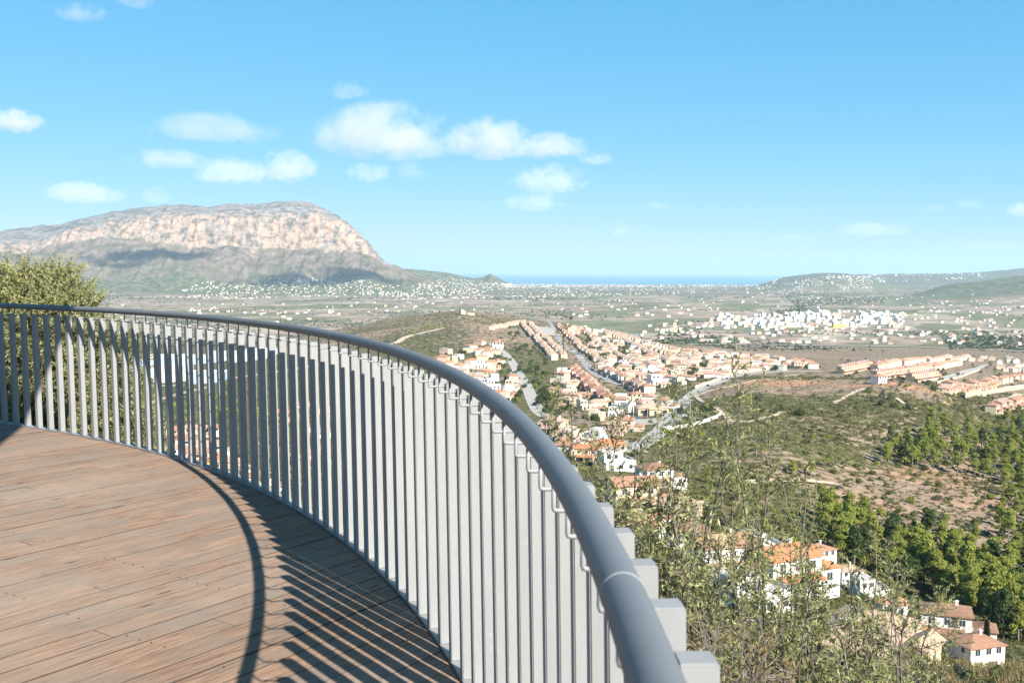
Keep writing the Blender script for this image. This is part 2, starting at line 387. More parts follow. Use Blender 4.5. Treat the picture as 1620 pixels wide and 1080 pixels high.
# rock face: strata and stains
st = m.noise(m.scalev(P_, .0035, .0035, .045), 1.0, 8, .68, .6)
vt = m.noise(m.scalev(P_, .02, .006, .0035), 1.0, 7, .7)
rk = m.ramp(st, [(.34, (.08, .075, .07)), (.44, (.20, .18, .165)), (.54, (.31, .27, .24)), (.66, (.15, .14, .135))])
rk = m.mix(m.math('MULTIPLY', sep2.outputs[2], m.ramp(vt, [(.40, .1), (.56, .9)])), rk, (.45, .295, .205))
rk = m.mix(m.ramp(m.noise(P_, .018, 8, .75), [(.47, 0.0), (.60, .9)]), rk, (.065, .068, .05))
col = m.mix(sep.outputs[0], col, rk)
crk = m.noise(m.scalev(P_, .035, .02, .012), 1.0, 6, .75)
col = m.mix(m.math('MULTIPLY', sep.outputs[0], m.ramp(crk, [(.34, .9), (.44, 0.0)])), col, (.05, .05, .055))
M_LAND = m.bsdf(col, .95, bump=m.math('ADD', nC_, m.math('MULTIPLY', nA, 3)), bstr=.35, bdist=.5, spec=.1)
me = mesh_np('terrain', Vt, Fq[:, ::-1], M_LAND, smooth=True)
vattr(me, 'mask', np.stack([rock.ravel(), soil.ravel(), np.clip(field, 0, 1).ravel()], 1))
vattr(me, 'mask2', np.stack([np.clip(red, 0, 1).ravel(), foot.ravel(), face.ravel(), forest.ravel()], 1))
tag(link('terrain', me), kind='structure')

# sea
m = NT('sea_water')
w1 = m.noise(m.scalev(m.pos(), .02, .008, 0), 1.0, 5, .6)
M_SEA = m.bsdf(m.mix(m.ramp(m.noise(m.scalev(m.pos(), .0002, .0006, 0), 1.0, 3), [(.4, 0.0), (.6, 1.0)]), (.015, .17, .27), (.02, .21, .31)), .35, bump=w1, bstr=.5, bdist=2, spec=.5)
ang = np.linspace(0, 2*np.pi, 97)[:-1]
V = np.array([(0, 0, -200.0)] + [(60000*math.cos(a), 60000*math.sin(a), -200.0) for a in ang])
me = mesh_np('sea', V, np.array([(0, 1 + i, 1 + (i+1) % 96) for i in range(96)]), M_SEA)
tag(link('sea', me), kind='structure')

# haze: one even volume round everything but the clouds
m = NT('haze_air')
pv = m.n('VolumePrincipled', {'Color': (.66, .84, 1.0, 1), 'Density': HAZE_DENSITY, 'Anisotropy': 0.1})
m.t.links.new(pv.outputs[0], m.out.inputs['Volume'])
b = MB(); b.box(-61000, 61000, -61000, 61000, -236, 570)
hz = b.build('haze', m.m); tag(hz, kind='stuff')
# ------------------------------------------------------------------ deck and railing
CX, CY = -10.0187, 0.8395
R_BASE, R_TOP, R_RAIL, Z_TOP, Z_RAIL = 10.2355, 10.2166, 10.1362, 1.0268, 1.10
PH0, DPH = math.radians(58.69113665), -math.radians(1.00644358)

m = NT('weathered_pine_boards')
uv = m.n('Attribute', attribute_name='board'); sc_ = m.n('SeparateXYZ', {0: uv.outputs['Vector']})
rnd = m.attr('tint', 2)
bx = m.n('CombineXYZ', {0: m.math('MULTIPLY', sc_.outputs[0], 1.0), 1: m.math('MULTIPLY', sc_.outputs[1], 14.0), 2: m.math('MULTIPLY', rnd, 37.0)}).outputs[0]
grain = m.noise(bx, 5.0, 7, .7, .5)
bx2 = m.n('CombineXYZ', {0: m.math('MULTIPLY', sc_.outputs[0], 2.2), 1: m.math('MULTIPLY', sc_.outputs[1], 1.6), 2: m.math('MULTIPLY', rnd, 11.0)}).outputs[0]
blot = m.noise(bx2, 1.1, 5, .6, .3)
wornp = m.noise(m.scalev(m.pos(), 1, 1, 0), 0.55, 4, .6)
c = m.ramp(grain, [(.31, (.075, .048, .034)), (.42, (.215, .135, .092)), (.55, (.315, .205, .142)), (.76, (.41, .29, .21))])
c = m.mix(m.ramp(blot, [(.42, 0.0), (.64, .8)]), c, (.225, .185, .15))
c = m.mix(m.ramp(wornp, [(.45, 0.0), (.7, .35)]), c, (.40, .34, .28))
stn = m.noise(m.n('CombineXYZ', {0: m.math('MULTIPLY', sc_.outputs[0], 3.2), 1: m.math('MULTIPLY', sc_.outputs[1], 26.0), 2: m.math('MULTIPLY', rnd, 23.0)}).outputs[0], 1.3, 4, .65, 1.2)
c = m.mix(m.ramp(stn, [(.60, 0.0), (.72, .7)]), c, (.13, .095, .075))
c = m.mix(1.0, c, m.ramp(rnd, [(0, .86), (.5, 1.0), (1, .93)]), 'MULTIPLY')
kn = m.n('TexVoronoi', {'Vector': m.n('CombineXYZ', {0: m.math('MULTIPLY', sc_.outputs[0], 2.2), 1: m.math('MULTIPLY', sc_.outputs[1], 9.0), 2: m.math('MULTIPLY', rnd, 5.0)}).outputs[0], 'Scale': 1.0}).outputs['Distance']
c = m.mix(m.ramp(kn, [(.05, .85), (.12, 0.0)]), c, (.07, .042, .03))
M_WOOD = m.bsdf(c, .85, bump=grain, bstr=.3, bdist=.0025, spec=.25)

da = math.radians(54.9); D_ = np.array([math.cos(da), math.sin(da)]); N_ = np.array([-D_[1], D_[0]])
Cc = np.array([CX, CY]); PW = 0.141; RI = R_BASE - 0.028
off0 = 3.275 - PW*30
V = []; Fc = []; UVb = []; TN = []; MIx = []
for k in range(-60, 110):
    gp = random.choice((.0012, .0018, .0026, .0045)); n0 = off0 + k*PW + gp; n1 = off0 + (k+1)*PW - .0012
    cn = N_ @ Cc
    def chord(n):
        q = RI**2 - (n - cn)**2
        return math.sqrt(q) if q > 0 else None
    a0, a1 = chord(n0), chord(n1)
    if a0 is None or a1 is None: continue
    cd_ = D_ @ Cc
    lo0, hi0, lo1, hi1 = cd_ - a0, cd_ + a0, cd_ - a1, cd_ + a1
    # boards butt end to end, staggered
    s = random.uniform(0, 3.6); cuts = [-1e9]
    t = -25 + s
    while t < 25: cuts.append(t); t += 3.6 if random.random() < .7 else 2.4
    cuts.append(1e9)
    for ca, cb in zip(cuts[:-1], cuts[1:]):
        A0, B0 = np.clip([ca + .0012, cb - .0012], lo0, hi0); A1, B1 = np.clip([ca + .0012, cb - .0012], lo1, hi1)
        if B0 - A0 < .004 and B1 - A1 < .004: continue
        w = random.random(); dz = random.uniform(-.0012, .0008); tw = random.uniform(-.0009, .0009)
        b = len(V); SEG = max(1, int(max(B0 - A0, B1 - A1) / 1.2))
        for i in range(SEG + 1):
            t = i / SEG; e0 = A0 + (B0 - A0)*t; e1 = A1 + (B1 - A1)*t; bow = random.uniform(-.0006, .0006)
            for (e, nn, z) in ((e0, n0, -.03), (e0, n0, -.004 + dz), (e0, n0 + .0002, dz + tw + bow), (e1, n1 - .0002, dz - tw + bow), (e1, n1, -.004 + dz), (e1, n1, -.03)):
                p = D_*e + N_*nn; V.append((p[0], p[1], z)); UVb.append((e, nn - k*PW + w*3, 0)); TN.append(w)
        for i in range(SEG):
            for q in range(5):
                Fc.append((b + i*6 + q, b + i*6 + q + 1, b + i*6 + q + 7, b + i*6 + q + 6)); MIx.append(0 if q == 2 else 1)
        for e in (b, b + SEG*6): Fc.append((e, e+1, e+4, e+5)); Fc.append((e+1, e+2, e+3, e+4)); MIx += [1, 1]
m = NT('dirty_shaded_edge'); M_EDGE = m.bsdf((.035, .026, .02), .95)  # board sides coloured dark for seam shade as well as dirt in the gaps
me = mesh_np('deck', V, Fc, M_WOOD); me.materials.append(M_EDGE); me.polygons.foreach_set('material_index', MIx)
at = me.attributes.new('board', 'FLOAT_VECTOR', 'POINT'); at.data.foreach_set('vector', np.array(UVb, np.float32).ravel())
vattr(me, 'tint', np.array(TN))
deck = tag(link('deck', me), kind='structure')
# screw heads in pairs where joists run below
m = NT('screw_steel'); M_SCREW = m.bsdf((.05, .045, .04), .5, metal=.6)
mb = MB()
jo = math.radians(54.9)
for k in range(-60, 110):
    n0 = off0 + k*PW
    for j in range(-20, 25):
        if random.random() < .45: continue
        e = j*0.6 + .02*random.random()
        for q in (.03, PW - .03):
            p = D_*e + N_*(n0 + q)
            if np.hypot(*(p - Cc)) > RI - .03 or p[1] < .5 or p[1] > 11 or abs(p[0]) > 6: continue
            r = .0048
            mb.add([(p[0] + r*math.cos(t), p[1] + r*math.sin(t), .0022) for t in (0, 1.05, 2.09, 3.14, 4.19, 5.24)], [(0, 1, 2, 3, 4, 5)])
sk = mb.build('deck_screws', M_SCREW); sk.parent = deck
# joists and ring beam below
m = NT('dark_steel'); M_DSTEEL = m.bsdf((.12, .125, .13), .5, metal=.4)
mb = MB()
for i in range(120):
    a0, a1 = PH0 + math.radians(25) - math.radians(3*i), PH0 + math.radians(25) - math.radians(3*(i+1))
    c0, s0, c1, s1 = math.cos(a0), math.sin(a0), math.cos(a1), math.sin(a1)
    vs = []
    for r in (10.13, 10.20):
        for z in (-.28, -.035): vs += [(CX + r*c0, CY + r*s0, z), (CX + r*c1, CY + r*s1, z)]
    mb.add(vs, [(0, 1, 3, 2), (4, 6, 7, 5), (0, 4, 5, 1), (2, 3, 7, 6)])
for k in range(-16, 17):
    e = k*0.6; h = math.sqrt(max(0, 10.1**2 - e*e)); p0 = Cc + D_*e - N_*h; p1 = Cc + D_*e + N_*h
    if h < .5: continue
    q = D_*.03
    mb.add([(*(p0-q), -.2), (*(p0+q), -.2), (*(p1+q), -.2), (*(p1-q), -.2), (*(p0-q), -.032), (*(p0+q), -.032), (*(p1+q), -.032), (*(p1-q), -.032)],
           [(0,3,2,1),(4,5,6,7),(0,1,5,4),(1,2,6,5),(2,3,7,6),(3,0,4,7)])
for k in range(10):
    a = k*math.pi/5 + .2; x, y = CX + 8.3*math.cos(a), CY + 8.3*math.sin(a)
    mb.tube([(x, y, -9), (x, y, -.2)], .11, 12)
fr = mb.build('deck_frame', M_DSTEEL); fr.parent = deck

# galvanised steel
def galv(name, base, rough, bstr=.15):
    m = NT(name); o = m.obj()
    n1 = m.noise(m.pos(), 38, 5, .65); n2 = m.noise(m.scalev(m.pos(), 9, 9, 1.6), 1.0, 5, .7); n3 = m.noise(m.pos(), 320, 2, .5)
    c = m.mix(m.ramp(n2, [(.4, 0.0), (.65, .55)]), base, tuple(v*.80 for v in base))
    c = m.mix(m.ramp(n1, [(.58, 0.0), (.72, .35)]), c, tuple(min(1, v*1.22) for v in base))
    return m.bsdf(c, rough, bump=m.math('ADD', n3, n1), bstr=bstr, bdist=.0008, metal=.0, spec=.5)
M_BAL = galv('galvanised_bar', (.265, .27, .275), .6)
M_RAIL = galv('painted_handrail', (.145, .153, .163), .5, .1)

a_mid = PH0 + 30*DPH
rail = empty('railing', (CX + R_BASE*math.cos(a_mid), CY + R_BASE*math.sin(a_mid), 0))
tag(rail, 'curved grey metal railing with flat upright bars and a round handrail round the wooden deck', 'railing')
def rp(r, a, z): return (CX + r*math.cos(a) - rail.location.x, CY + r*math.sin(a) - rail.location.y, z)
K0, K1 = -16, 82
# base ring
mb = MB()
angs = [PH0 + DPH*(k*.5) for k in range(2*K0 - 1, 2*K1 + 2)]
vs = []; fs = []
prof = [(R_BASE - .024, .012), (R_BASE + .046, .012), (R_BASE + .046, -.12), (R_BASE + .038, -.12), (R_BASE + .038, .0), (R_BASE - .024, .0)]
for a in angs: vs += [rp(r, a, z) for r, z in prof]
n = len(prof)
for i in range(len(angs) - 1):
    for q in range(n): fs.append((i*n + q, i*n + (q+1) % n, (i+1)*n + (q+1) % n, (i+1)*n + q))
mb.add(vs, fs); mb.build('base_plate', M_BAL, rail)
# handrail
mb = MB(); pts = [rp(R_RAIL, PH0 + DPH*k*.5, Z_RAIL) for k in range(2*K0 - 1, 2*K1 + 2)]
mb.tube(pts, .0235, 28)
hr = mb.build('handrail', M_RAIL, rail, smooth=True)
for k in (57.1, 32.4, 7.3):
    mb = MB()
    p = Vector(rp(R_RAIL, PH0 + DPH*k, Z_RAIL)); q = Vector(rp(R_RAIL, PH0 + DPH*(k + .012), Z_RAIL)); d = (q - p).normalized()
    mb.tube([p - d*.0035, p - d*.002, p + d*.002, p + d*.0035], [.0234, .0241, .0241, .0234], 28)
    mb.build('weld_bead', M_BAL, hr, smooth=True)
# one bar, then copies; bars keep their local frame: x outward, y along the rail
def bar_mesh():
    bm = bmesh.new(); bmesh.ops.create_cube(bm, size=1)
    dR = R_TOP - R_BASE
    for v in bm.verts:
        t = v.co.z + .5
        v.co = Vector((v.co.x*.044 + dR*t, v.co.y*.041, .0125 + t*(Z_TOP - .0125)))
    bmesh.ops.bevel(bm, geom=bm.edges[:], offset=.0028, segments=2, affect='EDGES')
    me = bpy.data.meshes.new('baluster'); bm.to_mesh(me); bm.free(); me.materials.append(M_BAL); return me
def br_mesh():
    mb = MB(); di = R_RAIL - R_BASE; xo = R_TOP - R_BASE - .021
    mb.tube([(xo, 0, Z_TOP - .009), (di + .006, 0, Z_TOP - .009), (di + .001, 0, Z_TOP - .0078), (di, 0, Z_TOP - .004), (di, 0, Z_RAIL - .02)], .0042, 8)
    return mb.mesh('rail_bracket', M_BAL, True)
bme, kme = bar_mesh(), br_mesh()
for k in range(K0, K1):
    a = PH0 + DPH*k
    o = link('baluster', bme, rail, rp(R_BASE, a, 0)); o.rotation_euler = (0, 0, a)
    b = link('rail_bracket', kme, o)

# unseen canopy added to cast the far-left deck shadow (only its shadow reaches the picture)
m = NT('shadow_canopy_timber'); M_CAN = m.bsdf(m.ramp(m.noise(m.scalev(m.pos(), 6, .6, 6), 1, 4), [(.3, (.15, .09, .05)), (.7, (.28, .18, .11))]), .7)
can = empty('added_shadow_canopy', (-4.5, 3, 0))
tag(can, 'unseen timber canopy on four posts, added to shadow the left of the deck', 'canopy')
def cv(x, y, z): return (x + 4.5, y - 3, z)
mb = MB(); e0, e1 = (.15, .55), (-2.25, 9.1)
mb.add([cv(e0[0], e0[1], 4), cv(e1[0], e1[1], 4), cv(-7.6, 9.1, 4), cv(-6.2, .55, 4), cv(e0[0], e0[1], 4.06), cv(e1[0], e1[1], 4.06), cv(-7.6, 9.1, 4.06), cv(-6.2, .55, 4.06)],
       [(0,1,2,3),(7,6,5,4),(0,4,5,1),(1,5,6,2),(2,6,7,3),(3,7,4,0)])
mb.build('roof', M_CAN, can)
for x, y in ((-3.4, 1.6), (-6.6, 1.6), (-5.2, 5.6), (-6.9, 5.6)):
    mb = MB(); mb.box(x + 4.5 - .08, x + 4.5 + .08, y - 3.08, y - 2.92, .003, 4.0); mb.build('post', M_CAN, can)
# ------------------------------------------------------------------ clouds: small fair-weather cumulus, real volumes 1.2-2 km above the valley
m = NT('cloud_vapour')
p = m.obj(); sp = m.n('SeparateXYZ', {0: p})
zz = m.math('MULTIPLY', sp.outputs[2], m.math('ADD', 1.0, m.math('MULTIPLY', m.math('LESS_THAN', sp.outputs[2], 0.0), .9)))
q = m.n('CombineXYZ', {0: sp.outputs[0], 1: sp.outputs[1], 2: zz}).outputs[0]
ln = m.n('VectorMath', {0: q}, operation='LENGTH').outputs['Value']
oi = m.n('ObjectInfo'); cs = m.n('SeparateColor', {0: oi.outputs['Color']})
off = m.n('CombineXYZ', {0: m.math('MULTIPLY', oi.outputs['Random'], 31.0), 1: m.math('MULTIPLY', oi.outputs['Random'], 17.0), 2: 0.0}).outputs[0]
# noise in the cloud's own metres: scaled by its half-widths held in the object colour (g = aspect)
pn = m.n('CombineXYZ', {0: sp.outputs[0], 1: sp.outputs[1], 2: m.math('MULTIPLY', sp.outputs[2], cs.outputs[1])}).outputs[0]
pn = m.n('VectorMath', {0: pn, 1: off}, operation='ADD').outputs[0]
big = m.noise(pn, 1.9, 3, .5); fine = m.noise(pn, 4.5, 6, .62)
d = m.math('SUBTRACT', 0.78, ln)
d = m.math('ADD', m.math('MULTIPLY', d, 1.35), m.math('MULTIPLY', m.math('SUBTRACT', big, .5), 3.6))
d = m.math('ADD', d, m.math('MULTIPLY', m.math('SUBTRACT', fine, .5), 2.3))
d = m.math('MULTIPLY', m.math('MULTIPLY', d, 3.6, clamp=True), cs.outputs[0])
edge = m.ramp(ln, [(.82, 1.0), (1.0, 0.0)])
d = m.math('MULTIPLY', d, edge)
pv = m.n('VolumePrincipled', {'Color': (.95, .86, .865, 1), 'Density': d, 'Anisotropy': -0.1})
m.t.links.new(pv.outputs[0], m.out.inputs['Volume']); M_CLOUD = m.m
try: m.m.cycles.volume_step_rate = 0.4
except Exception: pass
bm = bmesh.new(); bmesh.ops.create_icosphere(bm, subdivisions=3, radius=1); cme = bpy.data.meshes.new('cloud'); bm.to_mesh(cme); bm.free(); cme.materials.append(M_CLOUD)
def cloud(px, py, w, h, label, dens=1.0, dist=None):
    d = dist or min(30000, 1500*F/max(428 - py, 30))
    r = ray(px, py); t = d / r[1]
    o = link('cloud', cme, None, (r[0]*t, r[1]*t, CAMH + r[2]*t))
    sx = w/2*d/F*1.25; sz = h/2*d/F*1.3
    o.scale = (sx, sx*.75, sz); o.color = (dens*1.0/(sx*1.2), sz/sx, 0, 1)
    tag(o, label, 'cloud', 'small white clouds over the valley'); return o
for px, py, w, h, dn, lb in (
    (24,197,84,44,1.1,'white cloud cut by the left edge of the photo above the mountain'),
    (335,210,190,52,.55,'long flat cloud above the summit, the wider one of the left pair'),
    (270,256,118,34,.6,'slanting thin cloud just under the long flat cloud'),
    (368,278,112,54,1.0,'puffy cloud left of the rounder one above the mountain top'),
    (457,272,98,60,.9,'rounded cloud over the right shoulder of the mountain summit'),
    (133,311,120,40,.9,'ragged white cloud low over the left end of the mountain'),
    (248,314,44,34,.35,'faint little puff low over the mountain ridge'),
    (612,222,215,100,1.1,'largest cloud, a broad heap in the middle of the sky'),
    (775,230,130,76,1.2,'bright cloud with a peaked top right of the largest cloud'),
    (875,238,108,48,1.0,'smooth oblong cloud right of the peaked bright cloud'),
    (943,254,50,24,.5,'small oval wisp at the right end of the cloud row'),
    (585,278,70,38,.5,'small cloud tucked under the largest cloud'),
    (650,273,46,34,.22,'faint patch of cloud beneath the right side of the largest cloud'),
    (868,290,108,56,.9,'square-shaped cloud below the oblong cloud'),
    (846,324,96,34,.6,'low torn cloud under the square-shaped cloud'),
    (553,148,60,36,.28,'faint puff above the largest cloud'),
    (127,24,76,34,.28,'dim cloud near the top left corner of the sky'),
    (212,4,60,30,.28,'dim cloud touching the top edge of the photo'),
    (1380,367,104,28,.55,'long low cloud over the right-hand hills'),
    (1612,335,40,26,.8,'bright cloud cut by the right edge of the photo'),
    (1535,326,48,22,.16,'grey wisp left of the cloud at the right edge'),
    (1478,330,38,18,.16,'small grey wisp high over the right-hand hills'),
    (1560,391,130,20,.32,'flat streak of cloud just above the right-hand hills'),
    (982,368,28,24,.3,'tiny isolated puff above the sea'),
    (1040,327,40,14,.2,'tiny pinkish streak of cloud right of the centre of the sky'),
    (1255,376,84,14,.2,'thin streak of cloud above the far right coast')):
    cloud(px, py, w, h, lb, dn)
# two clouds above the frame whose shadows lie on the mountain and its foot
def shade_cloud(px, py, rr, up, sx, sy, sz, lb):
    g = land([px], [py], rr)[0]; k = up / SUN_DIR[2]
    o = link('cloud', cme, None, (g[0] + SUN_DIR[0]*k, g[1] + SUN_DIR[1]*k, g[2] + up)); o.scale = (sx, sy, sz); o.rotation_euler = (0, 0, .35)
    o.color = (9/sx, sz/sx, 0, 1); tag(o, lb, 'cloud', 'small white clouds over the valley')
shade_cloud(235, 404, 7000, 2300, 520, 260, 120, 'cloud above the photo that shades the middle of the mountain')
shade_cloud(500, 447, 6000, 2300, 700, 330, 120, 'cloud above the photo that shades the foot of the mountain')
# ------------------------------------------------------------------ plants: mesh generators
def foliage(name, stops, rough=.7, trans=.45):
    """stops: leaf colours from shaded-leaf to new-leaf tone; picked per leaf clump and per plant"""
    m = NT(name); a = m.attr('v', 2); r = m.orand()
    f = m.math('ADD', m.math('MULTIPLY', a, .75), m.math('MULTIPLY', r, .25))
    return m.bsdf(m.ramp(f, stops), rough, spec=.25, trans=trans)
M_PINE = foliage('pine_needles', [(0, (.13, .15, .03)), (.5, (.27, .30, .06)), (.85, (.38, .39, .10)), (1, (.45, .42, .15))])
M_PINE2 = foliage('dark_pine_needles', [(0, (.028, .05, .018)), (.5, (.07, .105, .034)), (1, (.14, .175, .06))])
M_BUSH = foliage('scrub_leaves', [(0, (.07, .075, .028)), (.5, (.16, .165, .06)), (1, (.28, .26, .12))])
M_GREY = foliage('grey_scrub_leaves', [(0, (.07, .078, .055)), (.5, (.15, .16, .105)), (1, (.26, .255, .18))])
M_OLIVE = foliage('olive_leaves', [(0, (.09, .10, .032)), (.35, (.21, .22, .08)), (.7, (.35, .35, .16)), (1, (.52, .50, .30))], .5, .3)
M_DRY = foliage('dry_grass', [(0, (.17, .12, .06)), (.5, (.34, .25, .12)), (1, (.50, .39, .20))])
M_FAR = foliage('distant_tree_leaves', [(0, (.022, .045, .020)), (.5, (.05, .08, .030)), (1, (.12, .13, .05))])
M_CYP = foliage('cypress_leaves', [(0, (.010, .022, .010)), (.6, (.028, .05, .02)), (1, (.06, .09, .03))])
m = NT('grey_bark'); M_BARK = m.bsdf(m.ramp(m.noise(m.scalev(m.pos(), 14, 14, 3), 1, 5), [(.35, (.10, .08, .065)), (.65, (.25, .21, .18))]), .9)
M_CORE = foliage('inner_foliage', [(0, (.018, .028, .010)), (1, (.05, .06, .022))])

def quads(C, Nn, sz, asp=.6, jit=.8, rg=rng):
    """rhombus per point C facing about Nn"""
    n = len(C); d = Nn + rg.normal(0, jit, (n, 3)); d /= np.linalg.norm(d, axis=1)[:, None] + 1e-9
    a = np.cross(d, rg.normal(0, 1, (n, 3))); a /= np.linalg.norm(a, axis=1)[:, None] + 1e-9
    b = np.cross(d, a); s = (sz * rg.uniform(.6, 1.35, n))[:, None]
    V = np.stack([C - a*s, C - b*s*asp*rg.uniform(.6, 1.2, (n, 1)), C + a*s*rg.uniform(.7, 1.1, (n, 1)), C + b*s*asp], 1).reshape(-1, 3)
    return V, np.arange(4*n).reshape(n, 4)
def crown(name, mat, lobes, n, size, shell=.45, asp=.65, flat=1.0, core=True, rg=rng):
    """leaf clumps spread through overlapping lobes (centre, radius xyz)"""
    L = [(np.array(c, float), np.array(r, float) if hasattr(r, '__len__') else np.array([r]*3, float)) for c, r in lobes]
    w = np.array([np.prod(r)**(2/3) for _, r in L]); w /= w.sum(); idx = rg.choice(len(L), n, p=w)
    d = rg.normal(0, 1, (n, 3)); d /= np.linalg.norm(d, axis=1)[:, None]; d[:, 2] = np.where(d[:, 2] < -.35, -d[:, 2]*.6, d[:, 2])
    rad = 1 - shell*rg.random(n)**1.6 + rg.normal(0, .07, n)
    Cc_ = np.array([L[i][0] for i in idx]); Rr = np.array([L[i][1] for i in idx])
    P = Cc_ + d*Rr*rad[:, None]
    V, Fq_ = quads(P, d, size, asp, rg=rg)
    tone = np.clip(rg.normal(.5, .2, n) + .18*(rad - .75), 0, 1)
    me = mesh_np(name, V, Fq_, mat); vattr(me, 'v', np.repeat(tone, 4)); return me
def join_np(name, parts, mats):
    """parts: list of (V, F4, tone, matindex)"""
    V = []; Fc = []; T = []; MI = []; o = 0
    for v, f, t, mi in parts:
        V.append(v); Fc.append(np.asarray(f) + o); T.append(np.broadcast_to(t, len(v))); MI += [mi]*len(f); o += len(v)
    me = mesh_np(name, np.concatenate(V), np.concatenate(Fc), mats[0])
    for q in mats[1:]: me.materials.append(q)
    vattr(me, 'v', np.concatenate(T)); me.polygons.foreach_set('material_index', MI); return me
def trunk_mesh(h, r, lean=.3, limbs=5, rg=rng, top=None):
    mb = MB(); pts = []; x = y = 0
    for i in range(6):
        pts.append((x, y, h*i/5 - (.4 if i == 0 else 0))); x += rg.normal(0, lean*.25); y += rg.normal(0, lean*.25)
    mb.tube(pts, [r*(1 - .13*i) for i in range(6)], 6)
    for k in range(limbs):
        i = rg.integers(2, 5); p = Vector(pts[i]); a = k*2.4 + rg.random(); L = h*.38*rg.uniform(.7, 1.2)
        q = p + Vector((math.cos(a)*L*.5, math.sin(a)*L*.5, L*.35)); e = p + Vector((math.cos(a)*L, math.sin(a)*L, L*.85))
        mb.tube([p, q, e], [r*.45, r*.3, r*.12], 5)
    return mb.mesh('trunk', M_BARK, True)
def pine_kit(seed, h, w, n, mat, size=.34):
    rg = np.random.default_rng(seed); lobes = []
    for k in range(17):
        z = h*rg.uniform(.26, .93); t = max(0, (z/h - .3)/.7); rr = w*.5*(1 - .75*t**1.6); a = rg.random()*6.28; q = rr*rg.uniform(.25, .85)
        s = w*rg.uniform(.11, .21); lobes.append(((math.cos(a)*q, math.sin(a)*q, z), (s, s, s*.62)))
    lobes += [((0, 0, h*.6), (w*.28, w*.28, h*.26)), ((rg.normal(0, .1), 0, h*.92), (w*.14, w*.14, h*.11))]
    return trunk_mesh(h*.75, h*.026, .35, 6, rg), crown('crown', mat, lobes, n, size, .6, rg=rg)
def bush_mesh(seed, w, h, n, mat, size):
    rg = np.random.default_rng(seed); lobes = [((0, 0, h*.35), (w*.36, w*.36, h*.5))]
    for k in range(6):
        a = rg.random()*6.28; q = w*rg.uniform(.15, .38); s = w*rg.uniform(.13, .24)
        lobes.append(((math.cos(a)*q, math.sin(a)*q, h*rg.uniform(.2, .6)), (s, s, h*rg.uniform(.28, .42))))
    return crown('crown', mat, lobes, n, size, .5, rg=rg)
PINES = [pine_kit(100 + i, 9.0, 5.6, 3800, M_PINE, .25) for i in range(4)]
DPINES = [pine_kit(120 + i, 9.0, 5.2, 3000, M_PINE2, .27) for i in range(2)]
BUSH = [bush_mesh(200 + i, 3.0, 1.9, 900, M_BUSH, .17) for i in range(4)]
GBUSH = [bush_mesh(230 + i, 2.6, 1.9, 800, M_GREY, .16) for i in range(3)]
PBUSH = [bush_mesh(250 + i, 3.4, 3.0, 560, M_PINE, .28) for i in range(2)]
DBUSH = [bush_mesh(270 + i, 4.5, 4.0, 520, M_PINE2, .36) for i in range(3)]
BTRUNK = trunk_mesh(1.1, .09, .2, 4)
def cyp():
    rg = np.random.default_rng(5)
    return crown('crown', M_CYP, [((0, 0, 1.2 + i*.9), (.75 - .07*abs(i - 2.2), .75 - .07*abs(i - 2.2), 1.0)) for i in range(8)], 1500, .26, .4, rg=rg)
CYP = cyp(); CYPT = trunk_mesh(3, .12, .05, 0)

def plant(kind, p, s, kit, label, cat, group, rz=None):
    """kit = (trunk mesh, crown mesh)"""
    e = empty(kind, p, random.random()*6.28 if rz is None else rz, s); e.scale = (s*random.uniform(.88, 1.12), s*random.uniform(.88, 1.12), s*random.uniform(.88, 1.15))
    if kit[0]: link('trunk', kit[0], e)
    link('crown', kit[1], e); return tag(e, label, cat, group)

# merged stand-ins for what cannot be counted
def mass(name, pts, size, mat, npl, csz, label, kind='stuff', flat=.75):
    """low growth: npl leaf clumps heaped round every point"""
    pts = np.asarray(pts); n = len(pts); size = np.broadcast_to(size, n)
    d = rng.normal(0, 1, (n, npl, 3)); d /= np.linalg.norm(d, axis=2)[..., None]; d[..., 2] = np.abs(d[..., 2])*.95 + .04
    rad = 1 - .45*rng.random((n, npl, 1))
    P = pts[:, None, :] + d*rad*size[:, None, None]*np.array([1, 1, flat])
    tone = np.clip(rng.normal(.5, .17, (n, npl)) + rng.normal(0, .16, (n, 1)), 0, 1)
    q, f = quads(P.reshape(-1, 3), d.reshape(-1, 3), np.repeat(size*csz, npl), .7)
    me = mesh_np(name, q, f, mat); vattr(me, 'v', np.repeat(tone.ravel(), 4))
    return tag(link(name, me), label, kind=kind)
def scatter(n, rmin, rmax, pxa, pxb, keep=None, logr=False):
    """random ground points by depth and bearing; keep(x, y, px, depth) -> probability"""
    u = (rng.uniform(pxa, pxb, n) - 810)/F
    dp = np.exp(rng.uniform(math.log(rmin), math.log(rmax), n)) if logr else np.sqrt(rng.uniform(rmin**2, rmax**2, n))
    x = u*dp; y = dp; k = np.ones(n, bool)
    if keep is not None: k = rng.random(n) < keep(x, y, 810 + u*F, dp)
    x, y = x[k], y[k]
    return np.stack([x, y, ground(x, y)], 1)

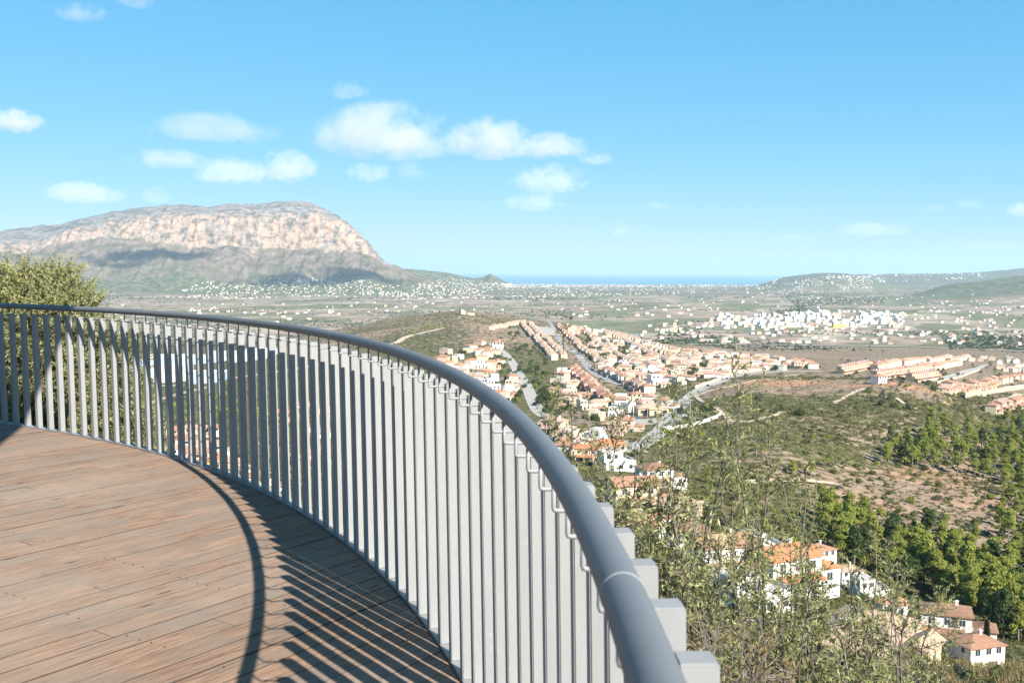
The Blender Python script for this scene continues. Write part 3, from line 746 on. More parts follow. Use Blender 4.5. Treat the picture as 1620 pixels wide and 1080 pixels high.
# ------------------------------------------------------------------ wild olives: stems, twigs and single leaves
def olive_leafset(P, D, Ln, wd, rg):
    """narrow leaves at points P pointing along D"""
    n = len(P); D = D/np.linalg.norm(D, axis=1)[:, None]
    s = np.cross(D, rg.normal(0, 1, (n, 3))); s /= np.linalg.norm(s, axis=1)[:, None] + 1e-9
    L = (Ln*rg.uniform(.6, 1.25, n))[:, None]; w = L*wd
    V = np.stack([P, P + D*L*.45 - s*w, P + D*L, P + D*L*.5 + s*w], 1).reshape(-1, 3)
    return V, np.arange(4*n).reshape(n, 4)
def tube_np(A, B, ra, rb, k=4):
    """many tapered segments at once, A,B (n,3)"""
    n = len(A); d = B - A; d = d/(np.linalg.norm(d, axis=1)[:, None] + 1e-9)
    h = np.where(np.abs(d[:, 2:3]) > .9, np.array([[1., 0, 0]]), np.array([[0., 0, 1.]]))
    a = np.cross(d, h); a /= np.linalg.norm(a, axis=1)[:, None]; b = np.cross(d, a)
    V = []
    for P, r in ((A, ra), (B, rb)):
        for j in range(k):
            t = 2*math.pi*j/k; V.append(P + (a*math.cos(t) + b*math.sin(t))*np.reshape(r, (-1, 1)))
    V = np.stack(V, 1).reshape(-1, 3); base = (np.arange(n)*2*k)[:, None]
    Fc = np.concatenate([base + np.array([[j, (j+1) % k, k + (j+1) % k, k + j]]) for j in range(k)])
    return V, Fc
def wild_olive(name, base, tips, label, leaf=.04, dens=1.05, lat=11, spread=.6, group=None, cat='shrub', rbase=.028, seed=1, bare=.0, wd=.14, leafmat=None):
    """tips: world end points of the main stems; everything in world metres, origin at base"""
    rg = np.random.default_rng(seed); base = np.array(base, float)
    sA, sB, ra, rb = [], [], [], []; LP, LD = [], []
    for tip in tips:
        tip = np.array(tip, float) - base; Ls = np.linalg.norm(tip); n = 16
        b0 = rg.normal(0, .1, 3)*[1, 1, 0]; mid = tip*.5 + rg.normal(0, Ls*.09, 3) + np.array([0, 0, .03*Ls])
        t = np.linspace(0, 1, n)[:, None]; C = (1-t)**2*b0 + 2*t*(1-t)*mid + t*t*tip
        C[1:-1] += rg.normal(0, .018*Ls/4, (n-2, 3)); r0 = rbase*rg.uniform(.35, .8)
        rad = r0*(1 - t[:, 0])**.8 + .0022
        sA += list(C[:-1]); sB += list(C[1:]); ra += list(rad[:-1]); rb += list(rad[1:])
        nl = int(lat*Ls)
        for q in range(nl):
            s = rg.uniform(.25, 1)**.75; i = min(int(s*(n-1)), n-2); p = C[i] + (C[i+1]-C[i])*rg.random(); ax = C[i+1] - C[i]; ax /= np.linalg.norm(ax)
            d = ax*.55 + rg.normal(0, spread, 3) + [0, 0, .22]; d /= np.linalg.norm(d); L1 = (.16 + .55*(1 - s))*rg.uniform(.6, 1.4)*min(1, Ls/3)
            k1 = 5; pts = [p]; dd = d.copy()
            for _ in range(k1): dd = dd + rg.normal(0, .16, 3) + [0, 0, .05]; dd /= np.linalg.norm(dd); pts.append(pts[-1] + dd*L1/k1)
            pts = np.array(pts); rr = np.linspace(.0045, .0012, k1+1)*(.7 + L1)
            sA += list(pts[:-1]); sB += list(pts[1:]); ra += list(rr[:-1]); rb += list(rr[1:])
            isbare = rg.random() < bare
            tw = [(pts, L1)]
            for _ in range(int(L1*9)+1):
                j = rg.integers(1, k1); d2 = (pts[j+1]-pts[j]); d2 = d2/np.linalg.norm(d2)*.7 + rg.normal(0, .5, 3); d2 /= np.linalg.norm(d2); L2 = rg.uniform(.07, .2)
                e = pts[j] + d2*L2; sA.append(pts[j]); sB.append(e); ra.append(.0016); rb.append(.0007)
                tw.append((np.array([pts[j], (pts[j]+e)/2, e]), L2))
            if isbare: continue
            for tp, Lt in tw:
                nn = max(2, int(Lt*75*dens)); s_ = rg.uniform(.15, 1, nn)*(len(tp)-1); ii = np.minimum(s_.astype(int), len(tp)-2)
                P = tp[ii] + (tp[ii+1]-tp[ii])*(s_-ii)[:, None]; ax2 = tp[ii+1]-tp[ii]; ax2 = ax2/(np.linalg.norm(ax2, axis=1)[:, None]+1e-9)
                LP.append(P); LD.append(ax2*.8 + rg.normal(0, .55, (nn, 3)))
    e = empty(name, base)
    V, Fc = tube_np(np.array(sA), np.array(sB), np.array(ra), np.array(rb))
    link('stems', mesh_np('stems', V, Fc, M_BARK), e)
    LP = np.concatenate(LP); LD = np.concatenate(LD)
    V, Fc = olive_leafset(LP, LD, leaf, wd, rg); me = mesh_np('leaves', V, Fc, leafmat or M_OLIVE)
    cl = vnoise(LP[:, 0]*2.3 + 7, LP[:, 2]*2.3 + LP[:, 1]*1.7)
    vattr(me, 'v', np.repeat(np.clip(rg.normal(.42, .2, len(LP)) + (cl-.5)*.45, 0, 1), 4)); link('leaves', me, e)
    return tag(e, label, cat, group)
def at(px, py, d):
    """point on the sight line px, py at depth d"""
    r = ray(px, py); t = d/r[1]; return np.array([r[0]*t, r[1]*t, CAMH + r[2]*t])
# ------------------------------------------------------------------ building materials
def plaster(name, col, dirt=.12):
    m = NT(name); n = m.noise(m.pos(), .7, 5, .65); n2 = m.noise(m.scalev(m.pos(), 3, 3, .4), 1, 4)
    c = m.mix(m.ramp(n, [(.4, 0.0), (.75, 1.0)]), col, tuple(v*(1-dirt) for v in col))
    c = m.mix(m.ramp(n2, [(.6, 0.0), (.8, .35)]), c, tuple(v*(1-2*dirt) for v in col))
    return m.bsdf(c, .85, spec=.2)
WALLS = {'white': plaster('white_plaster', (.66, .645, .62)), 'cream': plaster('cream_plaster', (.60, .50, .37)), 'pale pink': plaster('pale_pink_plaster', (.58, .41, .33)),
         'salmon': plaster('salmon_plaster', (.60, .33, .22)), 'sandy': plaster('sandy_plaster', (.62, .48, .31)), 'ochre': plaster('ochre_plaster', (.62, .42, .16)), 'pale blue': plaster('pale_blue_plaster', (.35, .53, .72))}
def tiles(name, c0, c1):
    m = NT(name); tc = m.obj(); nz = m.noise(tc, 1.6, 5, .7); n2 = m.noise(tc, 9, 3, .6)
    wv = m.n('TexWave', {'Vector': tc, 'Scale': 1.9, 'Distortion': .6, 'Detail': 1.0}, wave_type='BANDS', bands_direction='DIAGONAL').outputs['Fac']
    c = m.mix(m.ramp(nz, [(.35, 0.0), (.65, 1.0)]), c0, c1)
    c = m.mix(m.math('MULTIPLY', m.ramp(n2, [(.45, 0.0), (.62, 1.0)]), .45), c, tuple(v*.62 for v in c0))
    return m.bsdf(c, .85, bump=m.math('ADD', wv, n2), bstr=.6, bdist=.06, spec=.2)
ROOFS = {'terracotta': tiles('terracotta_tiles', (.34, .17, .105), (.45, .27, .18)), 'pale tiled': tiles('pale_tiles', (.42, .275, .195), (.52, .38, .28)),
         'orange': tiles('orange_tiles', (.46, .17, .075), (.56, .27, .14)), 'brown tiled': tiles('brown_tiles', (.22, .12, .075), (.34, .20, .13)), 'pinkish': tiles('pinkish_tiles', (.45, .24, .18), (.53, .33, .26))}
m = NT('window_glass'); M_GLASS = m.bsdf((.035, .045, .06), .12, spec=.6)
m = NT('painted_frame'); M_FRAME = m.bsdf((.62, .60, .56), .6)
m = NT('flat_roof_gravel'); M_FLAT = m.bsdf(m.ramp(m.noise(m.pos(), 1.2, 4), [(.4, (.42, .38, .33)), (.6, (.55, .51, .46))]), .9)
m = NT('asphalt'); n_ = m.noise(m.pos(), .35, 5, .65)
M_ROAD = m.bsdf(m.ramp(n_, [(.35, (.23, .22, .205)), (.65, (.34, .325, .30))]), .9, spec=.2)
m = NT('pavement_concrete'); M_PAVE = m.bsdf(m.ramp(m.noise(m.pos(), .5, 4), [(.35, (.30, .275, .24)), (.65, (.42, .385, .335))]), .9)
m = NT('trodden_earth'); M_TRACK = m.bsdf(m.ramp(m.noise(m.pos(), .3, 5, .7), [(.3, (.38, .27, .18)), (.65, (.56, .44, .32))]), .95)
m = NT('quarry_stone'); M_STONE = m.bsdf(m.ramp(m.noise(m.pos(), .9, 6, .7), [(.35, (.30, .25, .19)), (.65, (.52, .45, .36))]), .9, bump=m.noise(m.pos(), 2, 4), bstr=.6, bdist=.2)
m = NT('pool_water'); M_POOL = m.bsdf((.05, .42, .50), .08)

# a house = list of parts: (part name, mesh, material key, local location, parent index or None)
def win_mesh(w, h, arch=False):
    mb = MB(); mb.box(-w/2, w/2, -.03, .05, 0, h); f = mb.mesh('window', M_GLASS)
    mb = MB(); t = .09
    mb.box(-w/2-t, w/2+t, -.055, .04, -t, 0); mb.box(-w/2-t, w/2+t, -.055, .04, h, h+t)
    mb.box(-w/2-t, -w/2, -.05, .04, 0, h); mb.box(w/2, w/2+t, -.05, .04, 0, h); mb.box(-.03, .03, -.045, -.031, 0, h)
    return f, mb.mesh('frame', M_FRAME)
W_S, W_M, W_D = win_mesh(.9, 1.1), win_mesh(1.3, 1.35), win_mesh(1.0, 2.1)
mb = MB(); mb.box(-.3, .3, -.3, .3, -.9, .75); mb.box(-.4, .4, -.4, .4, .75, .87); mb.box(-.22, .22, -.22, .22, .87, 1.0)
CHIM = mb.mesh('chimney', WALLS['white'])
class Kit:
    def __init__(s): s.wall = MB(); s.roof = MB(); s.win = []; s.chim = []; s.flat = False; s.cache = {}
    def w(s, kind, x, y, z, side):
        """side 0 -y, 1 +x, 2 +y, 3 -x"""
        s.win.append((kind, (x, y, z), side*math.pi/2)); return s
def kit_villa(L=10, D=8, h=6, hip=True, wing=True, rg=random):
    k = Kit(); k.wall.box(-L/2, L/2, -D/2, D/2, -2.5, h-.16)
    (k.roof.hip if hip else k.roof.gable)(-L/2-.45, L/2+.45, -D/2-.45, D/2+.45, h, 1.5 if hip else 1.6)
    if wing:
        k.wall.box(L/2+.003, L/2+5, -D/2+.6, D/2-1.4, -2.5, 3.04); k.roof.hip(L/2+.46, L/2+5.4, -D/2+.2, D/2-1.0, 3.2, 1.0)
        k.wall.box(-L/2+1, L/2-1.5, -D/2-3, -D/2-.003, -2.5, .35)
        # porch: three posts and a tiled lean-to
        for x in (-L/2+1.3, -.2, L/2-1.9): k.wall.box(x-.17, x+.17, -D/2-2.8, -D/2-2.46, .35, 2.53)
        k.roof.shed(-L/2+.8, L/2-1.3, -D/2-3.1, -D/2-.01, 2.7, 3.2)
    for x in (-L*.3, L*.02, L*.31): k.w('M', x, -D/2, 3.9, 0)
    k.w('D', -L*.2, -D/2, .3, 0).w('M', L*.2, -D/2, .9, 0)
    for y in (-D*.2, D*.22): k.w('S', -L/2, y, 4.0, 3)
    k.w('M', -L/2, 0, 1.0, 3)
    if not wing: k.w('S', L/2, 0, 4.0, 1).w('M', L/2, D*.15, 1.0, 1)
    else: k.w('M', L/2+2.5, -D/2+.6, 1.0, 0).w('S', L/2, D*.1, 4.3, 1)
    k.chim = [(L*.22, D*.1, h+1.1)]; return k
def kit_bung(L=13, D=8):
    k = Kit(); k.wall.box(-L/2, L/2, -D/2, D/2, -2.5, 3.04); k.roof.hip(-L/2-.45, L/2+.45, -D/2-.45, D/2+.45, 3.2, 1.6)
    k.wall.box(-2.5, 2.5, -D/2-3.2, -D/2-.003, -2.5, 2.84); k.roof.gable(-2.9, 2.9, -D/2-3.6, -D/2-.46, 3.0, .9)
    for x in (-L*.38, -L*.25, L*.26, L*.4): k.w('M', x, -D/2, .95, 0)
    k.w('D', 0, -D/2-3.2, .2, 0).w('M', -L/2, 0, .95, 3).w('M', L/2, 0, .95, 1)
    k.chim = [(-L*.2, D*.15, 4.0)]; return k
def kit_cube(L=11, D=9):
    k = Kit(); k.flat = True; k.wall.box(-L/2, L/2, -D/2, D/2, -2.5, 3.2); k.wall.box(-L/2, L/2-4, -D/2+2.2, D/2-.003, 3.2, 6.3)
    k.wall.box(L/2-3.9, L/2, -D/2, -D/2+.2, 3.2, 4.0); k.wall.box(L/2-.2, L/2, -D/2+.2, D/2, 3.2, 4.0)
    k.roof.box(-L/2+.2, L/2-4.2, -D/2+2.4, D/2-.2, 6.3, 6.42); k.roof.box(L/2-3.9, L/2-.203, -D/2+.203, D/2-.2, 3.2, 3.24)
    for x in (-L*.35, -L*.1): k.w('M', x, -D/2+2.2, 4.2, 0)
    k.w('D', -L*.3, -D/2, .2, 0).w('M', 0, -D/2, .9, 0).w('M', L*.32, -D/2, .9, 0).w('M', -L/2, 0, 4.2, 3).w('M', L/2, 1, .9, 1)
    k.chim = []; return k
def kit_town(W=5.4, D=11):
    """terraced house, stepped front, gable roof with ridge along x"""
    k = Kit(); k.wall.box(-W/2+.01, W/2-.01, -D/2+2.2, D/2, -2.5, 5.84); k.roof.gable(-W/2+.005, W/2-.005, -D/2+1.8, D/2+.4, 6.0, 1.3)
    k.wall.box(-W/2+.01, W/2-1.9, -D/2, -D/2+2.197, -2.5, 5.25); k.roof.shed(-W/2+.008, W/2-1.6, -D/2-.35, -D/2+1.79, 5.4, 6.0)
    k.w('M', -.95, -D/2, 3.6, 0).w('D', -.95, -D/2, .2, 0).w('S', W/2-.95, -D/2+2.2, 3.8, 0).w('D', W/2-1.0, -D/2+2.2, .2, 0)
    k.w('M', -W/2+.01, 1, 3.6, 3).w('M', W/2-.01, 1, 3.6, 1)
    k.chim = [(W*.25, 1.2, 7.0)]; return k
def kit_block(L=16, D=12, h=10):
    k = Kit(); k.flat = True; k.wall.box(-L/2, L/2, -D/2, D/2, -3, h); k.wall.box(-L/2, L/2, -D/2, -D/2+.25, h, h+.9); k.wall.box(-L/2, -L/2+.25, -D/2+.25, D/2, h, h+.9)
    k.wall.box(-2, 2, -1.5, 2.5, h, h+2.6); k.roof.box(-L/2+.26, L/2-.01, -D/2+.26, D/2-.01, h+.002, h+.06)
    for f in range(int(h/3.2)):
        for x in (-L*.36, -L*.12, L*.12, L*.36): k.w('M', x, -D/2, 1 + f*3.1, 0)
        for y in (-D*.25, D*.25): k.w('M', -L/2, y, 1 + f*3.1, 3)
    return k
def kit_step(W=5.6, D=8.5):
    k = Kit(); k.wall.box(-W/2, W/2, -D/2+2.4, D/2, -2.5, 6.4); k.roof.shed(-W/2-.2, W/2+.2, -D/2+2.1, D/2+.3, 6.6, 7.5)
    k.wall.box(-W/2+.01, W/2-.01, -D/2, -D/2+2.397, -2.5, 3.6); k.wall.box(-W/2+.01, -W/2+.2, -D/2, -D/2+2.397, 3.6, 4.4); k.roof.shed(-W/2-.1, W/2+.1, -D/2-1.6, -D/2-.01, 2.6, 3.1)
    k.w('M', -1.2, -D/2+2.4, 4.0, 0).w('D', 1.2, -D/2+2.4, 3.7, 0).w('D', -.9, -D/2, .2, 0).w('M', 1.3, -D/2, .9, 0).w('S', -W/2, 1, 4.4, 3)
    k.chim = [(W*.25, 2, 7.4)]; return k
KITS = {'step': [kit_step()], 'villa': [kit_villa(), kit_villa(11, 8.5, 6, False), kit_villa(9, 8, 5.6, True, False), kit_villa(12, 7.5, 3.4, True, True)],
        'bungalow': [kit_bung(), kit_bung(11, 7)], 'cube': [kit_cube(), kit_cube(9, 8)], 'town': [kit_town(), kit_town(5.6, 10)],
        'block': [kit_block(), kit_block(22, 11, 7.5), kit_block(12, 12, 12), kit_block(30, 11, 9)]}
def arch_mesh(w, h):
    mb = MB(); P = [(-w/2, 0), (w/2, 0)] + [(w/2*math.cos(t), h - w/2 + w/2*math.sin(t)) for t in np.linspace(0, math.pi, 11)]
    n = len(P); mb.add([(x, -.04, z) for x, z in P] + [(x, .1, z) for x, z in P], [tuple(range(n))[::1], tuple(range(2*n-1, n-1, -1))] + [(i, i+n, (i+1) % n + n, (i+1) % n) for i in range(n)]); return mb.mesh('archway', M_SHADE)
m = NT('painted_loggia_shade'); M_SHADE = m.bsdf((.10, .085, .07), .9)  # dark panel colour painted for the shade inside the arches
KITS['villa'][3].win = [w for w in KITS['villa'][3].win if w[1][2] < 1.3]
NAMES = {'step': 'terraced_house', 'villa': 'villa', 'bungalow': 'bungalow', 'cube': 'flat_roofed_house', 'town': 'terraced_house', 'block': 'apartment_building'}
PEOPLE_CAT = {'step': 'house', 'villa': 'house', 'bungalow': 'house', 'cube': 'house', 'town': 'house', 'block': 'building'}
NHOUSE = [0]; PLACED = []
def house(kind, var, p, rz, wall, roof, label, group, tier=None, scale=1.0):
    k = KITS[kind][var]; px, py, z = proj(p); size = F*8*scale/max(z, 1)
    tier = tier or (1 if size > 38 else 2 if size > 13 else 3)
    rm = M_FLAT if k.flat else ROOFS[roof]; key = (wall, 'flat' if k.flat else roof)
    PLACED.append((p[0], p[1], 6.5*scale)); NHOUSE[0] += 1
    if tier == 3:
        kk = ('one',) + key
        if kk not in k.cache:
            mb = MB(); mb.add(k.wall.v, k.wall.f); mb.cur = 1; mb.add(k.roof.v, k.roof.f); mb.cur = 2
            for wk, (x, y, zz), a in k.win:
                w, h = {'S': (.9, 1.1), 'M': (1.3, 1.35), 'D': (1.0, 2.1)}[wk]; c, s = math.cos(a), math.sin(a)
                mb.add([(x + c*q + s*.03, y + s*q - c*.03, zz + r) for q, r in ((-w/2, 0), (w/2, 0), (w/2, h), (-w/2, h))], [(0, 1, 2, 3)])
            k.cache[kk] = mb.mesh(NAMES[kind], [WALLS[wall], rm, M_GLASS])
        o = link(NAMES[kind], k.cache[kk], None, p); o.rotation_euler = (0, 0, rz); o.scale = (scale,)*3
        return tag(o, label, PEOPLE_CAT[kind], group)
    if key not in k.cache:
        k.cache[key] = (k.wall.mesh('wall', WALLS[wall]), k.roof.mesh('roof', rm))
    e = empty(NAMES[kind], p, rz, scale); tag(e, label, PEOPLE_CAT[kind], group)
    wo_ = link('wall', k.cache[key][0], e); ro = link('roof', k.cache[key][1], e)
    for c in k.chim[:1]: link('chimney', CHIM, ro, c)
    wins = k.win if tier == 1 else [w for w in k.win][:5]
    for wk, l, a in wins:
        f, fr_ = {'S': W_S, 'M': W_M, 'D': W_D}[wk]
        o = link('door' if wk == 'D' else 'window', f, e, l); o.rotation_euler = (0, 0, a)
        if tier == 1: link('frame', fr_, o)
    return e
ORD = ['first', 'second', 'third', 'fourth', 'fifth', 'sixth', 'seventh', 'eighth', 'ninth', 'tenth', 'eleventh', 'twelfth', 'thirteenth', 'fourteenth', 'fifteenth', 'sixteenth', 'seventeenth', 'eighteenth', 'nineteenth', 'twentieth'] + ['%d%s' % (i, {1: 'st', 2: 'nd', 3: 'rd'}.get(i % 10, 'th')) for i in range(21, 80)]
def free(p, r):
    return all((p[0]-a)**2 + (p[1]-b)**2 > (r + q)**2*.8 for a, b, q in PLACED)
def ribbon(name, pts, width, mat, label=None, cat=None, kind='structure', lift=.12, thick=0, step=6):
    P = land([a for a, b in pts], [b for a, b in pts]); return ribbon_w(name, P, width, mat, label, cat, kind, lift, step)
def ribbon_w(name, P, width, mat, label=None, cat=None, kind='structure', lift=.12, step=6):
    P = P[~np.isnan(P[:, 0])]; d = np.r_[0, np.cumsum(np.hypot(*np.diff(P[:, :2], axis=0).T))]
    n = max(3, int(d[-1]/step)); s = np.linspace(0, d[-1], n); x = pchip(d, P[:, 0], s); y = pchip(d, P[:, 1], s)
    tx, ty = np.gradient(x), np.gradient(y); L = np.hypot(tx, ty); nx, ny = -ty/L, tx/L
    V = []; K = 5
    for j in range(K):
        q = (j/(K-1) - .5)*width; a, b = x + nx*q, y + ny*q
        V.append(np.stack([a, b, ground(a, b)], 1))
    V = np.stack(V, 1); zc = V[:, :, 2].mean(1); V[:, :, 2] = np.maximum(V[:, :, 2], zc[:, None]) + lift
    V = V.reshape(-1, 3); i = np.arange(n-1)[:, None]*K + np.arange(K-1)[None, :]; i = i.ravel()
    me = mesh_np(name, V, np.stack([i, i+K, i+K+1, i+1], 1)[:, ::-1], mat, smooth=True)
    for q in range(0, n, 2): PLACED.append((x[q], y[q], width*.5))
    return tag(link(name, me), label, cat, kind=kind)
def wall_along(name, pts, h, t, mat, label, cat='wall', step=5, world=None):
    P = land([a for a, b in pts], [b for a, b in pts]); P = P[~np.isnan(P[:, 0])]
    d = np.r_[0, np.cumsum(np.hypot(*np.diff(P[:, :2], axis=0).T))]; n = max(3, int(d[-1]/step)); s = np.linspace(0, d[-1], n)
    x = np.interp(s, d, P[:, 0]); y = np.interp(s, d, P[:, 1]); z = ground(x, y)
    tx, ty = np.gradient(x), np.gradient(y); L = np.hypot(tx, ty); nx, ny = -ty/L*t/2, tx/L*t/2
    V = np.stack([np.stack([x-nx, y-ny, z-1], 1), np.stack([x+nx, y+ny, z-1], 1), np.stack([x+nx, y+ny, z+h], 1), np.stack([x-nx, y-ny, z+h], 1)], 1).reshape(-1, 3)
    Fc = []
    for i in range(n-1):
        for q in range(4): Fc.append((i*4+q, i*4+(q+1) % 4, i*4+4+(q+1) % 4, i*4+4+q))
    Fc += [(3, 2, 1, 0), tuple((n-1)*4 + q for q in range(4))]
    return tag(link(name, mesh_np(name, V, Fc, mat)), label, cat)
# ------------------------------------------------------------------ roads, walls, tracks
ribbon('estate_road', [(770,541),(783,548),(797,558),(808,570),(820,590),(834,612),(842,632),(852,650),(880,668),(925,690),(985,700),(1010,716)], 8.5, M_PAVE)
ribbon('estate_road', [(868,506),(878,525),(893,547),(920,568),(938,589),(968,604),(996,612),(1040,626),(1075,642)], 7.5, M_ROAD)
ribbon('estate_road', [(1000,712),(1040,686),(1075,645),(1105,618),(1140,604),(1170,594),(1230,588),(1300,587)], 9, M_PAVE)
ribbon('plaza', [(985,668),(1030,668),(1095,660)], 26, M_PAVE, lift=.10)
ribbon('estate_road', [(1474,603),(1510,594),(1545,583),(1560,577)], 9, M_PAVE)
ribbon('estate_road', [(852,517),(862,523),(870,531)], 30, M_PAVE)
ribbon('motorway', [(1010,541),(1120,545),(1250,546.5),(1400,548),(1620,556),(1760,562)], 16, M_PAVE, lift=1.2, step=20)
ribbon('country_road', [(150,615),(215,612),(280,610),(350,601),(430,590),(520,575)], 13, M_PAVE, lift=.4)
ribbon('country_road', [(190,650),(260,630),(330,612)], 6, M_TRACK, lift=.3)
for pts, w in (([(1098,629),(1112,622),(1160,610),(1200,600),(1262,592)], 3), ([(1320,636),(1339,626),(1352,620),(1366,614)], 3), ([(1320,637),(1335,640),(1347,646)], 2.2),
               ([(1139,650),(1150,659),(1156,667),(1181,667),(1212,660),(1240,650)], 3.2), ([(1100,625),(1108,633),(1122,641),(1142,652)], 3), ([(1400,628),(1425,637),(1442,645)], 2.2),
               ([(1185,763),(1230,761),(1267,760),(1322,766)], 4.0)):
    ribbon('dirt_track', pts, w, M_TRACK)
ribbon('quarry_track', [(618,545),(650,531),(690,522),(705,519)], 9, M_TRACK, lift=.3)
wall_along('garden_wall', [(1045,681),(1080,677),(1110,670),(1133,662),(1141,655)], 1.7, .4, WALLS['white'], 'white curving wall round the edge of the plaza beside the scrub hill')
wall_along('garden_wall', [(1100,615),(1138,601),(1168,591),(1228,584)], 2.3, .4, WALLS['cream'], 'long cream garden wall on the far side of the road behind the hill')
wall_along('retaining_wall', [(1527,631),(1560,625),(1590,619),(1640,611)], 4.2, .6, M_STONE, 'tall sandy stone retaining wall at the right edge below the villas')
wall_along('retaining_wall', [(1565,640),(1600,630),(1640,622)], 2.2, .5, M_STONE, 'lower sandy stone wall in front of the tall retaining wall')
wall_along('garden_wall', [(1483,606),(1520,597),(1550,586)], 1.8, .4, WALLS['cream'], 'cream wall along the sloping street above the stone retaining walls')

# ------------------------------------------------------------------ houses: one specification each
SPEC = []
def inpoly(x, y, poly):
    c = False; j = len(poly) - 1
    for i in range(len(poly)):
        (xi, yi), (xj, yj) = poly[i], poly[j]
        if (yi > y) != (yj > y) and x < (xj-xi)*(y-yi)/(yj-yi) + xi: c = not c
        j = i
    return c
def polypts(poly, n, seed):
    rg = random.Random(seed); xs = [a for a, b in poly]; ys = [b for a, b in poly]; out = []
    while len(out) < n:
        a, b = rg.uniform(min(xs), max(xs)), rg.uniform(min(ys), max(ys))
        if inpoly(a, b, poly): out.append((a, b))
    return out
def spec(kind, var, p, rz, wall, roof, cluster, scale=1.0, rank=0):
    if np.isnan(p[0]): return
    SPEC.append(dict(kind=kind, var=var, p=tuple(p), rz=rz, wall=wall, roof=roof, cl=cluster, scale=scale, rank=rank, size=8*scale*(2 if kind == 'block' else 1)/max(p[1], 1)))
    PLACED.append((p[0], p[1], 6.5*scale*(1.4 if kind == 'block' else 1)))
def row(p0, p1, cluster, kind='villa', pitch=13, walls=('cream', 'white'), roofs=('pale tiled',), scale=1.0, side=1, jit=.12, absr=None):
    A, B = land([p0[0], p1[0]], [p0[1], p1[1]]); L = math.hypot(B[0]-A[0], B[1]-A[1]); n = max(2, int(L/pitch)+1); a = math.atan2(B[1]-A[1], B[0]-A[0])
    if side < 0: a += math.pi
    for i in range(n):
        t = i/(n-1); x, y = A[0] + (B[0]-A[0])*t, A[1] + (B[1]-A[1])*t
        x += random.uniform(-1, 1)*pitch*jit; y += random.uniform(-1, 1)*pitch*jit
        vs = len(KITS[kind]); spec(kind, random.randrange(vs) if kind != 'town' else 0, (x, y, float(ground(x, y))), a if absr is None else absr, random.choice(walls), random.choice(roofs), cluster, scale*random.uniform(.94, 1.04) if kind != 'town' else scale, i)
def field_of(poly, n, cluster, kinds=('villa', 'bungalow', 'cube'), walls=('white', 'cream', 'pale pink'), roofs=('terracotta', 'pale tiled', 'pinkish'), scale=1.0, seed=0, yaw=None, rad=6.5):
    pts = polypts(poly, n*4, seed); P = land([a for a, b in pts], [b for a, b in pts]); c = 0
    for p in P:
        if c >= n or np.isnan(p[0]): continue
        if free(p, rad*scale):
            k = random.choice(kinds); spec(k, random.randrange(len(KITS[k])), p, (yaw if yaw is not None else random.choice((0, .5, -.4, 1.2))) + random.uniform(-.25, .25) + random.choice((0, 0, 1.57, 3.14)), random.choice(walls), random.choice(roofs), cluster, scale*random.uniform(.9, 1.1), 0); c += 1
def one(px, py, kind, var, wall, roof, rz, label, scale=1.0):
    p = land([px], [py])[0]; spec(kind, var, p, rz, wall, roof, '=' + label, scale)
W_ = ('white', 'cream', 'cream', 'pale pink')
# nearest white villas below the deck, right
one(1236, 925, 'villa', 1, 'white', 'orange', .45, 'white villa with a bright orange tiled roof among the bushes', .95)
one(1205, 880, 'cube', 1, 'white', 'terracotta', .2, 'white block-like house just behind the orange-roofed villa', .9)
one(1292, 893, 'villa', 2, 'white', 'terracotta', .5, 'white villa with rust-coloured roof right behind the bright orange roof', .75)
one(1338, 922, 'villa', 2, 'white', 'pale tiled', .3, 'small white villa with pale square tiled roof and white chimney beside the pines', .62)
one(1378, 948, 'cube', 1, 'white', 'terracotta', .2, 'low white terrace house between the pale square roof and the arched villa', .75)
one(1405, 962, 'bungalow', 1, 'white', 'terracotta', .4, 'white bungalow partly behind branches left of the arched villa', .6)
one(1495, 1006, 'villa', 0, 'white', 'brown tiled', -.35, 'white two-storey villa with brown roof nearest the pine wood', .88)
one(1541, 1052, 'villa', 2, 'white', 'terracotta', .3, 'low white villa with rounded tiled roof at the bottom right', .45)
one(1365, 1042, 'bungalow', 0, 'sandy', 'pale tiled', .9, 'sandy house with a broad pale roof behind the densest bushes', .95)
one(1415, 1012, 'bungalow', 1, 'white', 'orange', 1.2, 'house with orange roof slope glimpsed through the lower right bushes', .7)
one(1140, 905, 'villa', 1, 'white', 'terracotta', .3, 'white house mostly hidden by bushes left of the orange roof', .9)
one(1190, 960, 'cube', 0, 'white', 'terracotta', .5, 'white wall and terrace seen through branches below the orange roof', .8)
# middle, behind the wild olives
one(1035, 768, 'villa', 0, 'white', 'brown tiled', .4, 'white house with a grey awning roof behind the tall wild olive', 1.0)
one(962, 712, 'bungalow', 0, 'pale pink', 'orange', .1, 'pink bungalow with orange roof just right of the handrail curve', 1.0)
one(1000, 800, 'villa', 1, 'cream', 'terracotta', .2, 'cream villa with rust roof under the olive branches', 1.1)
one(975, 742, 'cube', 0, 'white', 'terracotta', .3, 'white flat-roofed house with a pool below the pink bungalow', 1.0)
one(930, 728, 'villa', 1, 'cream', 'orange', -.3, 'cream house with small orange gable touching the handrail', .8)
one(1072, 815, 'bungalow', 1, 'sandy', 'pale tiled', -.3, 'sandy bungalow behind the thickest olive branches', 1.1)
one(1005, 842, 'villa', 3, 'white', 'terracotta', .6, 'white house low among branches beside the stepped bar tops', .9)
one(1090, 872, 'villa', 2, 'white', 'brown tiled', .2, 'white villa with brown roof hidden behind the bare branches', .9)
one(1030, 655, 'bungalow', 0, 'sandy', 'pale tiled', .12, 'long sandy community building at the back of the plaza', 1.35)
one(983, 676, 'cube', 1, 'white', 'terracotta', .1, 'small white flat-roofed kiosk with blue door on the plaza', .75)
